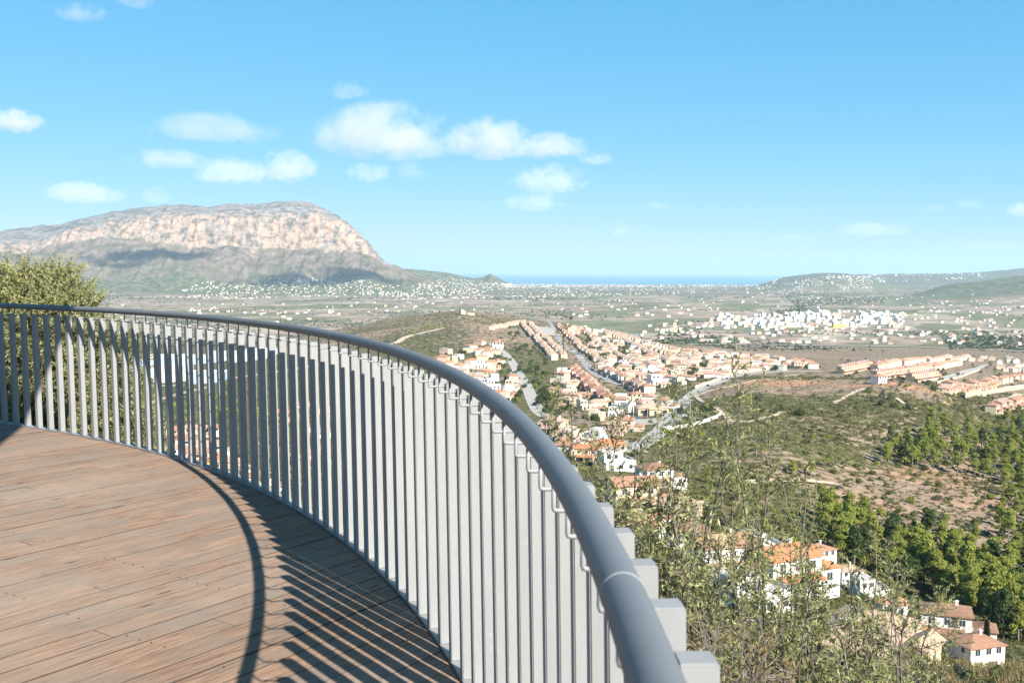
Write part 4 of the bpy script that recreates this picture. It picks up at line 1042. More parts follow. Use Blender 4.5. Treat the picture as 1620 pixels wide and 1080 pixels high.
one(1041, 608, 'cube', 0, 'white', 'terracotta', .3, 'modern white house with stepped flat roofs beside the straight road', 1.25)
one(787, 552, 'villa', 2, 'white', 'terracotta', .1, 'tall white villa at the top of the left estate road', 1.35)
one(765, 612, 'cube', 1, 'pale blue', 'terracotta', .4, 'pale blue house above the handrail', 1.0)
one(1390, 606, 'villa', 2, 'white', 'terracotta', .5, 'blue-white villa standing at the near corner of the right estate', .9)
for (a, b, wl, rf, nm) in ((280,694,'cream','orange','orange-roofed house left of all others seen between the bars'), (311,692,'cream','pale tiled','cream house right of the orange roof seen between the bars'),
    (296,712,'white','terracotta','white house below the orange roof seen between the bars'), (313,735,'pale pink','terracotta','pink house low between the bars left of centre'),
    (343,690,'white','terracotta','tall white house with rust roof seen between the bars'), (332,722,'white','pale tiled','white house under the tall one seen between the bars'),
    (347,748,'ochre','orange','ochre house lowest but two seen between the bars'), (363,752,'cream','pale tiled','cream house beside the ochre one seen between the bars'),
    (380,764,'white','pale tiled','white house low between the bars right of the ochre one'), (411,778,'white','terracotta','lowest white house seen between the bars'),
    (278,728,'white','pale tiled','white house near the deck edge seen between the left bars')):
    one(a, b, 'villa', random.randrange(3), wl, rf, random.uniform(-.5, .5), nm, .8)
for i, (a, b) in enumerate(((493,692),(510,660),(540,672),(557,668),(575,700),(592,686),(573,662),(643,690),(660,682),(505,735),(600,720),(625,650),(480,650),(455,668))):
    p = land([a], [b])[0]; spec('villa', i % 3, p, random.uniform(-.5, .5), ('white', 'cream', 'pale pink')[i % 3], ('terracotta', 'orange')[i % 2], 'bars', .9)
# right estate of stepped terraces
PK = ('pale pink', 'sandy'); TR = ('terracotta', 'pinkish')
TW = dict(kind='step', pitch=7.4, walls=('pale pink', 'sandy'), roofs=('terracotta', 'pinkish'), jit=0, absr=.62)
for i, (p0, p1) in enumerate((((1332,591),(1376,582)), ((1388,585),(1421,577)), ((1430,578),(1466,571)), ((1470,574),(1500,567)), ((1388,600),(1430,594)), ((1435,592),(1474,585)), ((1478,586),(1514,577)), ((1443,603),(1480,598)), ((1503,573),(1528,567)))):
    row(p0, p1, 'T%d' % i, **TW)
row((1487,618), (1578,604), 'V0', pitch=15, walls=('pale pink', 'sandy', 'cream'), roofs=('terracotta', 'pinkish'), scale=.95)
row((1580,606), (1640,596), 'V1', pitch=15, walls=('pale pink', 'cream'), roofs=('terracotta',), scale=.9)
row((1568,652), (1650,636), 'V2', pitch=14, walls=('pale pink', 'sandy', 'cream'), roofs=('terracotta', 'pinkish'), scale=.9)
field_of([(1520,566),(1600,566),(1640,590),(1590,590),(1560,582)], 22, 'Vx', walls=W_, roofs=('pale tiled', 'pinkish'), scale=.8, seed=3)
# ridge estate
row((826,513), (876,566), 'R1', walls=('cream', 'pale pink', 'pale pink'), roofs=('pinkish', 'pale tiled'), pitch=11, scale=.8)
row((838,513), (893,566), 'R2', walls=('cream', 'pale pink', 'white'), roofs=('pinkish', 'pale tiled'), pitch=11, scale=.8)
row((884,517), (915,545), 'R3', walls=('salmon', 'cream'), roofs=('terracotta', 'pinkish'), pitch=12, scale=.85)
row((912,545), (962,582), 'R3b', walls=W_, roofs=('pale tiled',), pitch=12, scale=.85)
row((900,517), (945,538), 'R4', walls=('salmon', 'cream'), roofs=('terracotta', 'pinkish'), pitch=12, scale=.85)
row((938,540), (1012,580), 'R4b', walls=W_, roofs=('pale tiled',), pitch=12, scale=.85)
row((925,518), (1060,576), 'R5', walls=W_, roofs=('pale tiled', 'pinkish'), pitch=13, scale=.85)
row((955,525), (1105,574), 'R6', walls=W_, roofs=('pale tiled',), pitch=14, scale=.85)
row((985,532), (1120,566), 'R7', walls=('white', 'cream'), roofs=('pale tiled',), pitch=16, scale=.85)
row((780,521), (826,511), 'R0', walls=('sandy', 'cream'), roofs=('pale tiled',), pitch=18, scale=.8)
row((905,588), (962,640), 'B1', walls=('salmon', 'cream', 'pale pink'), roofs=('terracotta', 'pinkish'), pitch=14)
row((948,585), (1025,622), 'B2', walls=('cream', 'white', 'ochre', 'pale pink'), roofs=('terracotta', 'pale tiled'), pitch=14)
field_of([(880,570),(905,590),(965,640),(985,655),(940,662),(890,640)], 9, 'P1', walls=('salmon', 'pale pink', 'white', 'cream'), seed=11)
field_of([(1060,615),(1010,600),(955,575),(1000,560),(1100,556),(1240,570),(1300,583),(1180,588),(1100,603)], 135, 'P2', walls=W_, roofs=('pale tiled', 'pinkish', 'terracotta'), seed=12, scale=.95)
field_of([(700,560),(760,546),(790,562),(812,602),(832,640),(800,642),(740,612),(700,585)], 46, 'P3', walls=('white', 'cream', 'sandy', 'pale pink'), roofs=('pale tiled', 'terracotta', 'orange'), seed=13)
field_of([(850,655),(900,680),(990,664),(985,695),(940,705),(895,720),(860,690)], 20, 'P4', walls=('white', 'pale pink', 'cream'), roofs=('terracotta', 'pale tiled'), seed=14)
field_of([(850,650),(880,668),(925,692),(985,705),(960,722),(905,722),(870,700)], 22, 'P8', walls=W_, roofs=('terracotta', 'pale tiled'), seed=18, scale=.7)
field_of([(895,590),(985,655),(985,664),(930,668),(880,645),(872,610)], 16, 'P9', walls=W_, roofs=('terracotta', 'pinkish'), seed=19, scale=.75)
field_of([(985,630),(1055,640),(1050,652),(990,662),(960,650)], 8, 'P5', walls=('white', 'cream'), seed=15)
field_of([(890,520),(930,518),(1110,566),(1000,586),(955,576)], 70, 'P6', kinds=('villa', 'cube'), walls=W_, roofs=('pale tiled', 'pinkish'), seed=16, scale=.75)
field_of([(826,520),(840,520),(885,566),(872,572)], 10, 'P7', kinds=('villa', 'cube'), walls=W_, roofs=('pinkish',), seed=17, scale=.7)
# white town, countryside
field_of([(1130,514),(1140,500),(1250,497),(1340,493),(1425,496),(1430,510),(1400,516),(1250,518)], 85, 'TOWN', kinds=('block',), walls=('white', 'white', 'white', 'cream'), roofs=('pale tiled',), seed=21, yaw=.3, rad=8, scale=1.15)
field_of([(1100,520),(1130,502),(1250,497),(1330,492),(1430,494),(1440,512),(1400,522),(1250,523)], 190, 'TOWNH', walls=('white', 'white', 'cream'), seed=22, scale=1.2)
field_of([(1100,543),(1110,528),(1620,514),(1620,546)], 85, 'C1', walls=('white', 'cream', 'salmon', 'white'), roofs=('terracotta', 'pale tiled', 'orange'), seed=23)
field_of([(1430,486),(1620,482),(1620,514),(1450,512)], 45, 'C2', walls=('white', 'cream'), seed=24)
field_of([(1000,524),(1060,505),(1110,505),(1100,543),(1020,536)], 30, 'C3', walls=('white', 'cream'), seed=25)
field_of([(160,484),(690,478),(690,488),(560,498),(470,512),(160,505)], 34, 'C4', walls=('white', 'cream'), seed=26, scale=1.1)
field_of([(840,498),(950,488),(1100,488),(1100,500),(960,505)], 15, 'C5', walls=('white', 'cream'), seed=27, scale=1.2)
one(1327, 518.5, 'block', 3, 'ochre', 'orange', .1, 'orange-fronted block in the middle of the white town', 1.2)
# warehouses beyond the bars
for i, (a, b, L, D, wl) in enumerate(((240,580,60,30,'pale blue'), (262,571,50,26,'white'), (300,576,70,30,'pale blue'), (332,572,44,26,'white'), (246,592,56,30,'white'), (300,600,75,24,'white'), (330,604,30,20,'pale blue'), (362,566,50,24,'white'), (394,570,40,22,'white'), (418,562,40,24,'pale blue'), (276,588,36,22,'white'))):
    p = land([a], [b])[0]; e = empty('warehouse', p, .15 + random.uniform(-.1, .1)); PLACED.append((p[0], p[1], L*.5))
    tag(e, '%s warehouse with low ridged roof, %s from the left beyond the bars' % (wl, ORD[sorted((240,262,300.5,332,246,300,330,362,394,418,276)).index(a if i != 2 else 300.5)]), 'warehouse', 'warehouses in the valley')
    mb = MB(); mb.box(-L/2, L/2, -D/2, D/2, -2, 7.8); mb.build('wall', WALLS[wl], e)
    mb = MB(); mb.gable(-L/2-.3, L/2+.3, -D/2-.3, D/2+.3, 8, 1.2); mb.build('roof', WALLS['white'] if i % 3 else M_FLAT, e)
    mb = MB(); mb.box(-4, 4, -D/2-.1, -D/2+.1, 0, 5); mb.build('loading_door', M_FRAME, e)

PH = {'bars': ('%s %s-roofed house, %s from the left between the bars under the curve', 'px'),
      'T': ('%s terraced house, %s from the left in the %s terrace', None)}
TNAMES = {'T0': 'leftmost nearest', 'T1': 'leftmost rear', 'T2': 'middle rear', 'T3': 'right rear', 'T4': 'left front', 'T5': 'middle front', 'T6': 'right front', 'T7': 'lowest front', 'T8': 'farthest right'}
ROWN = {'V0': 'row above the stone retaining wall', 'V1': 'villas at the right edge above the wall', 'V2': 'villas below the stone retaining wall', 'Vx': 'cluster behind the stepped terraces',
        'R0': 'short row left of the ridge top', 'R1': "ridge estate's outer left row", 'R2': "ridge estate's inner left row", 'R3': 'salmon row on the ridge crest', 'R3b': 'first row, ridge estate',
        'R4': 'second salmon row on the crest', 'R4b': 'second row, ridge estate', 'R5': 'third row, ridge estate', 'R6': 'fourth row, ridge estate', 'R7': 'outer right row, ridge estate',
        'B1': 'near row left of straight road', 'B2': 'near row right of straight road', 'P1': 'group between the two estate roads', 'P2': 'quarter behind the cream wall', 'P3': 'villas left of the estate road',
        'P4': 'houses between handrail and plaza', 'P5': 'houses beside the plaza', 'P6': 'houses between the ridge rows', 'P8': 'small houses right above the handrail', 'P9': 'small houses left of the plaza', 'P7': 'houses between the two left rows', 'TOWN': 'blocks of the white town', 'TOWNH': 'low houses of the white town', 'C1': 'houses along the motorway', 'C2': 'houses right of the white town',
        'C3': 'houses left of the white town', 'C4': 'farmhouses on the left plain', 'C5': 'farmhouses on the middle plain', 'bars': 'houses seen between the bars'}
TWORD = {'white': 'white', 'cream': 'cream', 'pale pink': 'pale pink', 'salmon': 'salmon', 'sandy': 'sandy', 'ochre': 'ochre', 'pale blue': 'pale blue'}
homes = sorted([s for s in SPEC if s['kind'] != 'block'], key=lambda s: -s['size']); blocks = sorted([s for s in SPEC if s['kind'] == 'block'], key=lambda s: -s['size'])
indiv = homes[:300] + blocks[:110]; rest = homes[300:] + blocks[110:]
bycl = {}
for s in indiv: bycl.setdefault(s['cl'], []).append(s)
RANKN = ['front', 'second', 'third', 'fourth', 'fifth', 'sixth', 'seventh', 'eighth', 'ninth', 'tenth', 'eleventh']
def ranked(items, per=22):
    """split into ranks by nearness, then order each from the left; yields (item, ordinal, rank name or None)"""
    items = sorted(items, key=lambda s: s['p'][1]); k = max(1, math.ceil(len(items)/per)); out = []
    for r in range(k):
        part = sorted(items[r*len(items)//k:(r+1)*len(items)//k], key=lambda s: proj(s['p'])[0])
        out += [(s, ORD[i], None if k == 1 else RANKN[r]) for i, s in enumerate(part)]
    return out
for cl, ss in bycl.items():
    if cl[0] == '=':
        for s in ss: s['label'] = cl[1:]; s['grp'] = 'villas on the slopes below the deck'
        continue
    for s, od, rk_ in ranked(ss):
        wd = 'block' if s['kind'] == 'block' else 'house'
        if cl in TNAMES: s['label'] = 'stepped pink terraced house, %s from the left in the %s terrace' % (od, TNAMES[cl]); s['grp'] = 'stepped terraced houses of the right estate'
        elif rk_: s['label'] = '%s %s, %s from left, %s rank, %s' % (s['wall'], wd, od, rk_, ROWN[cl]); s['grp'] = ROWN[cl]
        else: s['label'] = '%s %s, %s from left, %s' % (s['wall'], wd, od, ROWN[cl]); s['grp'] = ROWN[cl]
ARCH = arch_mesh(2.2, 2.4)
for s in indiv:
    e = house(s['kind'], s['var'], s['p'], s['rz'], s['wall'], s['roof'], s['label'], s['grp'], scale=s['scale'])
    if s['label'].startswith('white two-storey villa with brown roof'):
        link('archway', ARCH, e, (7.5, -3.4, .15)); o = link('archway', ARCH, e, (1.6, -4, 3.4))
# everything farther off merged
def house_mass(name, specs, label):
    V = []; Fc = []; MI = []; o = 0; mats = [WALLS['white'], WALLS['cream'], WALLS['pale pink'], ROOFS['pale tiled'], ROOFS['terracotta'], M_FLAT]
    ci = {'white': 0, 'cream': 1, 'sandy': 1, 'pale pink': 2, 'salmon': 2, 'ochre': 1, 'pale blue': 0}
    for (p, rz, L, D, h, w, r) in specs:
        c, s = math.cos(rz), math.sin(rz); a = .35
        vs = [(-L/2,-D/2,-2),(L/2,-D/2,-2),(L/2,D/2,-2),(-L/2,D/2,-2),(-L/2,-D/2,h),(L/2,-D/2,h),(L/2,D/2,h),(-L/2,D/2,h),
              (-L/2-a,-D/2-a,h),(L/2+a,-D/2-a,h),(L/2+a,D/2+a,h),(-L/2-a,D/2+a,h),(-L/4,0,h+1.7),(L/4,0,h+1.7)]
        if r == 5: vs = vs[:12] + [(-L/4, 0, h+.1), (L/4, 0, h+.1)]
        V += [(p[0]+c*x-s*y, p[1]+s*x+c*y, p[2]+z) for x, y, z in vs]
        for f, mi in (((0,1,5,4), w), ((1,2,6,5), w), ((2,3,7,6), w), ((3,0,4,7), w), ((8,9,13,12), r), ((10,11,12,13), r)): Fc.append([o+q for q in f]); MI.append(mi)
        for f in ((9,10,13,13), (11,8,12,12)): Fc.append([o+q for q in f]); MI.append(r)
        o += 14
    tri = [f for f in Fc]
    me = bpy.data.meshes.new(name); me.from_pydata(V, [], [f if f[2] != f[3] else f[:3] for f in tri])
    for q in mats: me.materials.append(q)
    me.polygons.foreach_set('material_index', MI); me.update()
    return tag(link(name, me), label, kind='stuff')
ci = {'white': 0, 'cream': 1, 'sandy': 1, 'pale pink': 2, 'salmon': 2, 'ochre': 1, 'pale blue': 0}
ms = []
for s in rest:
    if s['kind'] == 'block': ms.append((s['p'], s['rz'], 16*s['scale'], 12*s['scale'], 12, ci[s['wall']], 5))
    else: ms.append((s['p'], s['rz'], 11*s['scale'], 8.5*s['scale'], 5.5*s['scale'], ci[s['wall']], 5 if s['kind'] == 'cube' else 4 if s['roof'] in ('terracotta', 'orange') else 3))
def far_houses(poly, n, seed, s=1.0, w=(0, 0, 0, 1), cluster=0.0):
    pts = polypts(poly, n, seed); P = land([a for a, b in pts], [b for a, b in pts], 1500)
    for p in P:
        if np.isnan(p[0]): continue
        if cluster and vnoise(np.array([p[0]/260.]), np.array([p[1]/260.]), seed)[0] < cluster: continue
        ms.append((tuple(p), random.random()*3, 9*s*random.uniform(.6, 1.7), 6*s*random.uniform(.8, 1.3), 4.5*s*random.uniform(.7, 1.3), random.choice(w), random.choice((3, 4, 5))))
far_houses([(258,470),(300,452),(350,440),(420,438),(560,448),(640,452),(640,468),(500,472),(400,474)], 480, 31, 1.0, cluster=.42)
far_houses([(300,458),(420,436),(520,440),(600,446),(520,452),(380,456)], 140, 36, 1.0, cluster=.4)
far_houses([(560,462),(680,448),(800,447),(830,452),(1180,451),(1180,462),(900,470),(640,474)], 800, 32, 1.15, cluster=.40)
far_houses([(790,449),(1200,450),(1200,453.5),(800,455)], 520, 33, 1.6)
far_houses([(700,440),(760,444),(800,448),(780,452),(680,448)], 60, 34)
far_houses([(1180,452),(1290,440),(1380,444),(1380,456),(1300,462),(1180,470)], 330, 35, 1.1, cluster=.35)
far_houses([(1300,436),(1500,432),(1560,432),(1560,440),(1400,446),(1300,442)], 240, 37, 1.7, cluster=.35)
far_houses([(1100,470),(1620,466),(1620,490),(1100,492)], 90, 38, 1.0, cluster=.45)
far_houses([(300,480),(760,474),(1100,474),(1100,488),(700,492),(300,500)], 110, 39, 1.0, cluster=.5)
far_houses([(1140,442),(1230,441),(1230,447),(1140,449)], 120, 40, 1.8)
house_mass('distant_houses', ms, 'pale distant houses scattered over plain, coast and far hills')

# small castle ruin on the middle hill
p = land([733], [497])[0]; e = empty('ruined_tower', p, .3); tag(e, 'small ruined stone tower on top of the middle scrub hill', 'ruin')
mb = MB()
for (x0, x1, y0, y1, h) in ((-5,-3.4,-4,4,8),(-3.4,2,-4,-2.6,6.5),(2,3.6,-4,3,4.5),(-3.4,1,2.6,4,5)): mb.box(x0+.002, x1-.002, y0, y1, -3, h); mb.box(x0+.1, (x0+x1)/2, y0+.1, y1-.1, h, h+1.2)
mb.build('wall', M_STONE, e)
mb = MB(); mb.box(6, 18, -2, -.8, -3, 2.2); mb.build('outer_wall', M_STONE, e)

# street lamps round the plaza
m = NT('lamp_post_steel'); M_POST = m.bsdf((.45, .46, .47), .5)
mb = MB(); mb.tube([(0, 0, -.3), (0, 0, 8.2)], [.13, .08], 8); mb.tube([(0, 0, 8.1), (.5, 0, 8.5), (1.4, 0, 8.6)], .06, 6); lpole = mb.mesh('pole', M_POST)
mb = MB(); mb.box(1.2, 2.1, -.17, .17, 8.52, 8.68); mb.box(1.3, 2.0, -.12, .12, 8.46, 8.518); lhead = mb.mesh('lamp_head', M_FRAME)
lps = [(1002,664), (1024,660), (1048,665), (1070,660), (1092,662), (1086,634), (1130,609)]
for i, (a, b) in enumerate(lps):
    e = empty('street_lamp', land([a], [b])[0], random.uniform(0, 6)); tag(e, 'tall street lamp, %s from left, round the plaza' % ORD[sorted(lps).index((a, b))], 'street lamp', 'street lamps round the plaza')
    link('pole', lpole, e); link('lamp_head', lhead, e)

# parked cars
CARC = {}
for nm, c in (('white', (.75,.75,.75)), ('grey', (.28,.29,.31)), ('red', (.42,.03,.02)), ('blue', (.05,.10,.28)), ('black', (.02,.02,.025))):
    m = NT(nm + '_car_paint'); CARC[nm] = m.bsdf(c, .3, spec=.6)
m = NT('tyre_rubber'); M_TYRE = m.bsdf((.02, .02, .02), .9)
def car_meshes(c):
    mb = MB(); P = [(-2.1,.35),(-2.15,.75),(-1.3,.92),(1.0,.95),(2.0,.85),(2.15,.55),(2.1,.32)]
    def extr(P, w, M_): n = len(P); M_.add([(x, -w, z) for x, z in P] + [(x, w, z) for x, z in P], [tuple(range(n)), tuple(range(2*n-1, n-1, -1))] + [(i, i+n, (i+1) % n + n, (i+1) % n) for i in range(n)])
    extr(P, .85, mb); mb.add([(-1.2,-.78,.93),(1.3,-.78,.95),(1.3,.78,.95),(-1.2,.78,.93),(-.75,-.62,1.42),(.75,-.62,1.42),(.75,.62,1.42),(-.75,.62,1.42)], [(4,5,6,7)])
    g = MB(); g.add([(-1.2,-.78,.93),(1.3,-.78,.95),(1.3,.78,.95),(-1.2,.78,.93),(-.75,-.62,1.415),(.75,-.62,1.415),(.75,.62,1.415),(-.75,.62,1.415)], [(0,1,5,4),(1,2,6,5),(2,3,7,6),(3,0,4,7)])
    w = MB(); w.tube([(0,-.1,0),(0,.1,0)], .32, 12)
    return mb.mesh('body', CARC[c]), g.mesh('windows', M_GLASS), w.mesh('wheel', M_TYRE)
CM = {c: car_meshes(c) for c in CARC}
cars = [(899,549),(903,552.5),(908,556),(915,560.5),(921,566),(928,573),(934,580),(941,586),(952,594),(963,600.5),(979,605),(1003,613),(1009,664),(1020,664),(1060,660),(1078,658),(1000,683),(845,640),(831,600),(1120,611),(1150,600)]
for i, (a, b) in enumerate(cars):
    p = land([a], [b])[0]; c = random.choice(list(CARC)); q = land([a + 4], [b + 4])[0]
    e = empty('parked_car', (p[0], p[1], p[2] + .14), math.atan2(q[1]-p[1], q[0]-p[0])); bo, gl, wh = CM[c]
    tag(e, '%s car, %s from the left parked along the estate streets' % (c, ORD[sorted(cars).index((a, b))]), 'car', 'cars parked in the estate')
    link('body', bo, e); link('windows', gl, e)
    for x in (-1.35, 1.35):
        for y in (-.8, .8): link('wheel', wh, e, (x, y, .32))
for a, b, lb in ((1181, 543.5, 'white lorry right of the other on the motorway'), (1152, 542.8, 'white lorry farther left on the motorway')):
    p = land([a], [b])[0]; e = empty('lorry', (p[0], p[1], p[2] + 1.3), 0); tag(e, lb, 'lorry', 'lorries on the motorway')
    mb = MB(); mb.box(-6, 4, -1.25, 1.25, 1, 3.9); mb.build('trailer', CARC['white'], e)
    mb = MB(); mb.box(4.3, 6.4, -1.2, 1.2, .6, 2.3); mb.add([(4.3,-1.2,2.302),(6.4,-1.2,2.302),(6.4,1.2,2.302),(4.3,1.2,2.302),(4.3,-1.1,3.4),(5.8,-1.1,3.4),(5.8,1.1,3.4),(4.3,1.1,3.4)], [(4,5,6,7),(0,1,5,4),(1,2,6,5),(2,3,7,6),(3,0,4,7)]); mb.build('cab', CARC['white'], e)
    for x in (-5, -3.6, 5.2):
        for y in (-1.1, 1.1): mb = MB(); mb.tube([(x, y-.15, .5), (x, y+.15, .5)], .5, 10); mb.build('wheel', M_TYRE, e)
# ------------------------------------------------------------------ trees and shrubs: specifications, the largest 300 of a kind built one by one
PS = {'pine_tree': [], 'shrub': [], 'garden_tree': []}
def pspec(kind, p, s, kit, cl, base):
    if not np.isnan(p[0]): PS[kind].append(dict(p=tuple(p), s=s, kit=kit, cl=cl, size=base*s/max(p[1], 1)))
def pines_in(poly, n, cl, seed, smin=.6, smax=1.15, gap=2.2, dark=.15):
    pts = polypts(poly, n*3, seed); P = land([a for a, b in pts], [b for a, b in pts]); c = 0; used = []
    for p in P:
        if c >= n or np.isnan(p[0]) or not free(p, 1.5): continue
        if any((p[0]-a)**2 + (p[1]-b)**2 < gap**2 for a, b in used): continue
        used.append((p[0], p[1])); c += 1
        pspec('pine_tree', p, random.uniform(smin, smax), random.choice(DPINES if random.random() < dark else PINES), cl, 8)
pines_in([(1375,712),(1440,690),(1480,676),(1620,664),(1650,664),(1650,775),(1560,768),(1480,742),(1400,740)], 150, 'wood on the far slope at right', 1, .6, 1.15, 2.8)
pines_in([(1290,815),(1400,840),(1500,885),(1620,915),(1660,930),(1660,1030),(1590,1015),(1560,1000),(1470,945),(1380,905),(1310,890)], 140, 'green pine belt in the ravine', 2, .75, 1.3, 2.8)
pines_in([(1565,775),(1650,775),(1650,915),(1565,880)], 26, 'pines at the right edge above the ravine', 3, .6, 1.1, 3.5)
pines_in([(1040,660),(1000,715),(1120,700),(1180,690),(1120,680)], 10, 'pines below the plaza', 4, .4, .7)
pines_in([(190,640),(235,622),(420,602),(470,640),(420,672),(300,672),(190,700)], 70, 'pines beyond the left bars', 5, .6, 1.1, 3.5)
pines_in([(420,640),(640,600),(700,640),(680,700),(500,760),(420,720)], 40, 'pines beyond the middle bars', 6, .6, 1.0, 4)
pines_in([(1120,690),(1300,690),(1380,720),(1350,800),(1240,860),(1120,850),(1110,760)], 26, 'scattered pines on the near scrub slope', 7, .35, .75, 4)
pines_in([(640,520),(705,512),(715,524),(650,530)], 14, 'copse on the middle hill', 8, .7, 1.0, 4, .8)
for a, b, s, cl in ((1310,702,.62,'=single bright pine standing on the scrub slope left of the wood'), (1322,632,.42,'=small green pine beside the dirt track on the plateau'), (1393,692,.5,'=pine in front of the pale rock outcrop'),
                    (1430,700,.55,'=slim pine at the left end of the far wood'), (1543,862,.8,'=broad grey-green pine casting a shadow on bare ground'), (1318,838,.8,'=pale green pine above the white villas'),
                    (1388,745,.5,'=low pine in the hollow under the rock outcrop'), (1250,632,.3,'=little pine on the brown plateau'), (1208,722,.45,'=short pine above the stepped bank'), (1490,1000,.9,'=pine just left of the brown-roofed villa')):
    pspec('pine_tree', land([a], [b])[0], s, PINES[int(a) % 4], cl, 8)
# gardens
def garden(poly, n, cl, seed, s0=.6, s1=1.2, kit=None):
    pts = polypts(poly, n*2, seed); P = land([a for a, b in pts], [b for a, b in pts]); c = 0
    for p in P:
        if c >= n or np.isnan(p[0]) or not free(p, 0.3): continue
        c += 1; k = random.random()
        pspec('garden_tree', p, random.uniform(s0, s1), (BTRUNK, random.choice(DBUSH if k < .6 else PBUSH if k < .85 else GBUSH)), cl, 4.2)
garden([(770,560),(830,570),(880,600),(905,640),(880,680),(850,640),(815,600)], 70, 'green strip between the two estate roads', 41, .8, 1.5)
garden([(800,512),(830,530),(870,575),(850,580),(815,555)], 30, 'trees beside the outer left row', 42, .8, 1.3)
garden([(700,560),(760,546),(790,562),(812,602),(832,640),(800,642),(740,612),(700,585)], 90, 'villa gardens above the handrail', 43, .7, 1.3)
garden([(880,600),(985,640),(1000,700),(900,720),(850,660)], 70, 'gardens near the plaza', 44)
garden([(1060,615),(1010,600),(925,565),(1000,560),(1100,552),(1240,566),(1300,583),(1180,588),(1100,603)], 220, 'gardens of the dense quarter', 45, .8, 1.5)
garden([(890,520),(1100,570),(1000,585),(950,575)], 200, 'gardens of the ridge rows', 46, .8, 1.5)
garden([(1330,570),(1560,562),(1640,590),(1640,612),(1480,620),(1330,600)], 130, 'gardens of the right estate', 47, .6, 1.1)
garden([(1045,655),(1140,640),(1140,662),(1100,670),(1050,672)], 16, 'round trees on the plaza', 48, .7, 1.0)
garden([(900,700),(1110,720),(1130,880),(1000,860),(930,780)], 46, 'gardens behind the wild olives', 49, .5, 1.0)
garden([(1180,860),(1430,930),(1560,1060),(1300,1060),(1150,960)], 30, 'shrubs around the white villas', 50, .3, .6)
garden([(250,690),(420,700),(660,650),(660,740),(430,800),(300,760)], 60, 'gardens beyond the bars', 51, .5, 1.0)
garden([(1560,640),(1640,625),(1640,655),(1560,668)], 14, 'gardens under the retaining wall', 52, .5, .9)
# hillside scrub
def hillkeep(x, y, px, dp):
    n = fbm(x/45, y/45, 4, 81, .55); s = np.where((dp > 640) & (dp < 800) & (px > 1100) & (px < 1500), .07, .85 - .9*np.clip(n, -.3, .8))
    return np.clip(s, .03, 1)
def clear(P, r=1.5):
    k = [free(p, r) for p in P]; return P[np.array(k)]
H1 = clear(scatter(2600, 255, 850, 1050, 1660, hillkeep))
for p in H1[:1400]:
    k = random.random(); kit = (None, random.choice(BUSH if k < .55 else GBUSH if k < .8 else PBUSH))
    pspec('shrub', p, random.uniform(.45, 1.25), kit, 'scrub', 2.8)
for a, b, s in ((1180,595,1.6),(1235,593,1.8),(1268,596,1.8),(1290,598,1.5),(1200,632,2.0),(1170,628,2.0),(1225,636,1.5),(1288,628,1.6),(1300,640,1.2),(1395,640,2.2),(1415,645,2),(1440,648,2.2),(1380,632,1.7),(1300,655,1.5),(1330,660,1.6),(1240,650,2),(1265,657,2.2),(1210,652,1.5),(1141,617,1.2),(1195,662,1.3),(1290,648,1.2)):
    p = land([a], [b])[0]; pspec('shrub', p, s, (None, BUSH[int(a) % 4] if a % 3 else GBUSH[int(a) % 3]), 'plateau', 2.8)
near_sc = clear(scatter(700, 45, 250, 1000, 1680, lambda x, y, px, dp: .8), .5)
for p in near_sc[:260]: pspec('shrub', p, random.uniform(.35, .8), (None, random.choice(BUSH + GBUSH)), 'near', 2.8)

CLN = {'scrub': ('scrub bush on the brown hillside', 'shrub'), 'plateau': ('dark bush on the flat brown plateau', 'shrub'), 'near': ('low bush on the slope below the deck', 'shrub')}
for kind, lst in PS.items():
    lst.sort(key=lambda d: -d['size'])
    ind, rst = lst[:300], lst[300:]
    by = {}
    for d in ind: by.setdefault(d['cl'], []).append(d)
    for cl, ds in by.items():
        for d, od, rk_ in ranked(ds):
            tail = '%s from left%s' % (od, ', %s rank' % rk_ if rk_ else '')
            if cl[0] == '=': lb = cl[1:]; grp = 'pines standing apart on the slopes'
            elif kind == 'shrub': lb = '%s, %s' % (CLN[cl][0], tail); grp = 'bushes: ' + cl
            elif kind == 'pine_tree': lb = 'green pine, %s, %s' % (tail, cl); grp = cl
            else: lb = 'leafy tree, %s, %s' % (tail, cl); grp = cl
            plant(kind, d['p'], d['s'], d['kit'], lb, 'tree' if kind != 'shrub' else 'shrub', grp)
    if rst:
        pts = np.array([d['p'] for d in rst]); sz = np.array([d['s'] for d in rst])
        mt = {'pine_tree': M_PINE, 'shrub': M_BUSH, 'garden_tree': M_PINE2}[kind]
        pts[:, 2] += {'pine_tree': 2.5, 'shrub': 0, 'garden_tree': .8}[kind]
        mass({'pine_tree': 'distant_pines', 'shrub': 'hillside_scrub', 'garden_tree': 'distant_garden_trees'}[kind], pts, sz*{'pine_tree': 2.8, 'shrub': 1.4, 'garden_tree': 2.2}[kind], mt, 60, .30, {'pine_tree': 'smaller pines merging with the wood', 'shrub': 'scrub covering the hillside', 'garden_tree': 'greenery between the far houses'}[kind], flat=1.15)
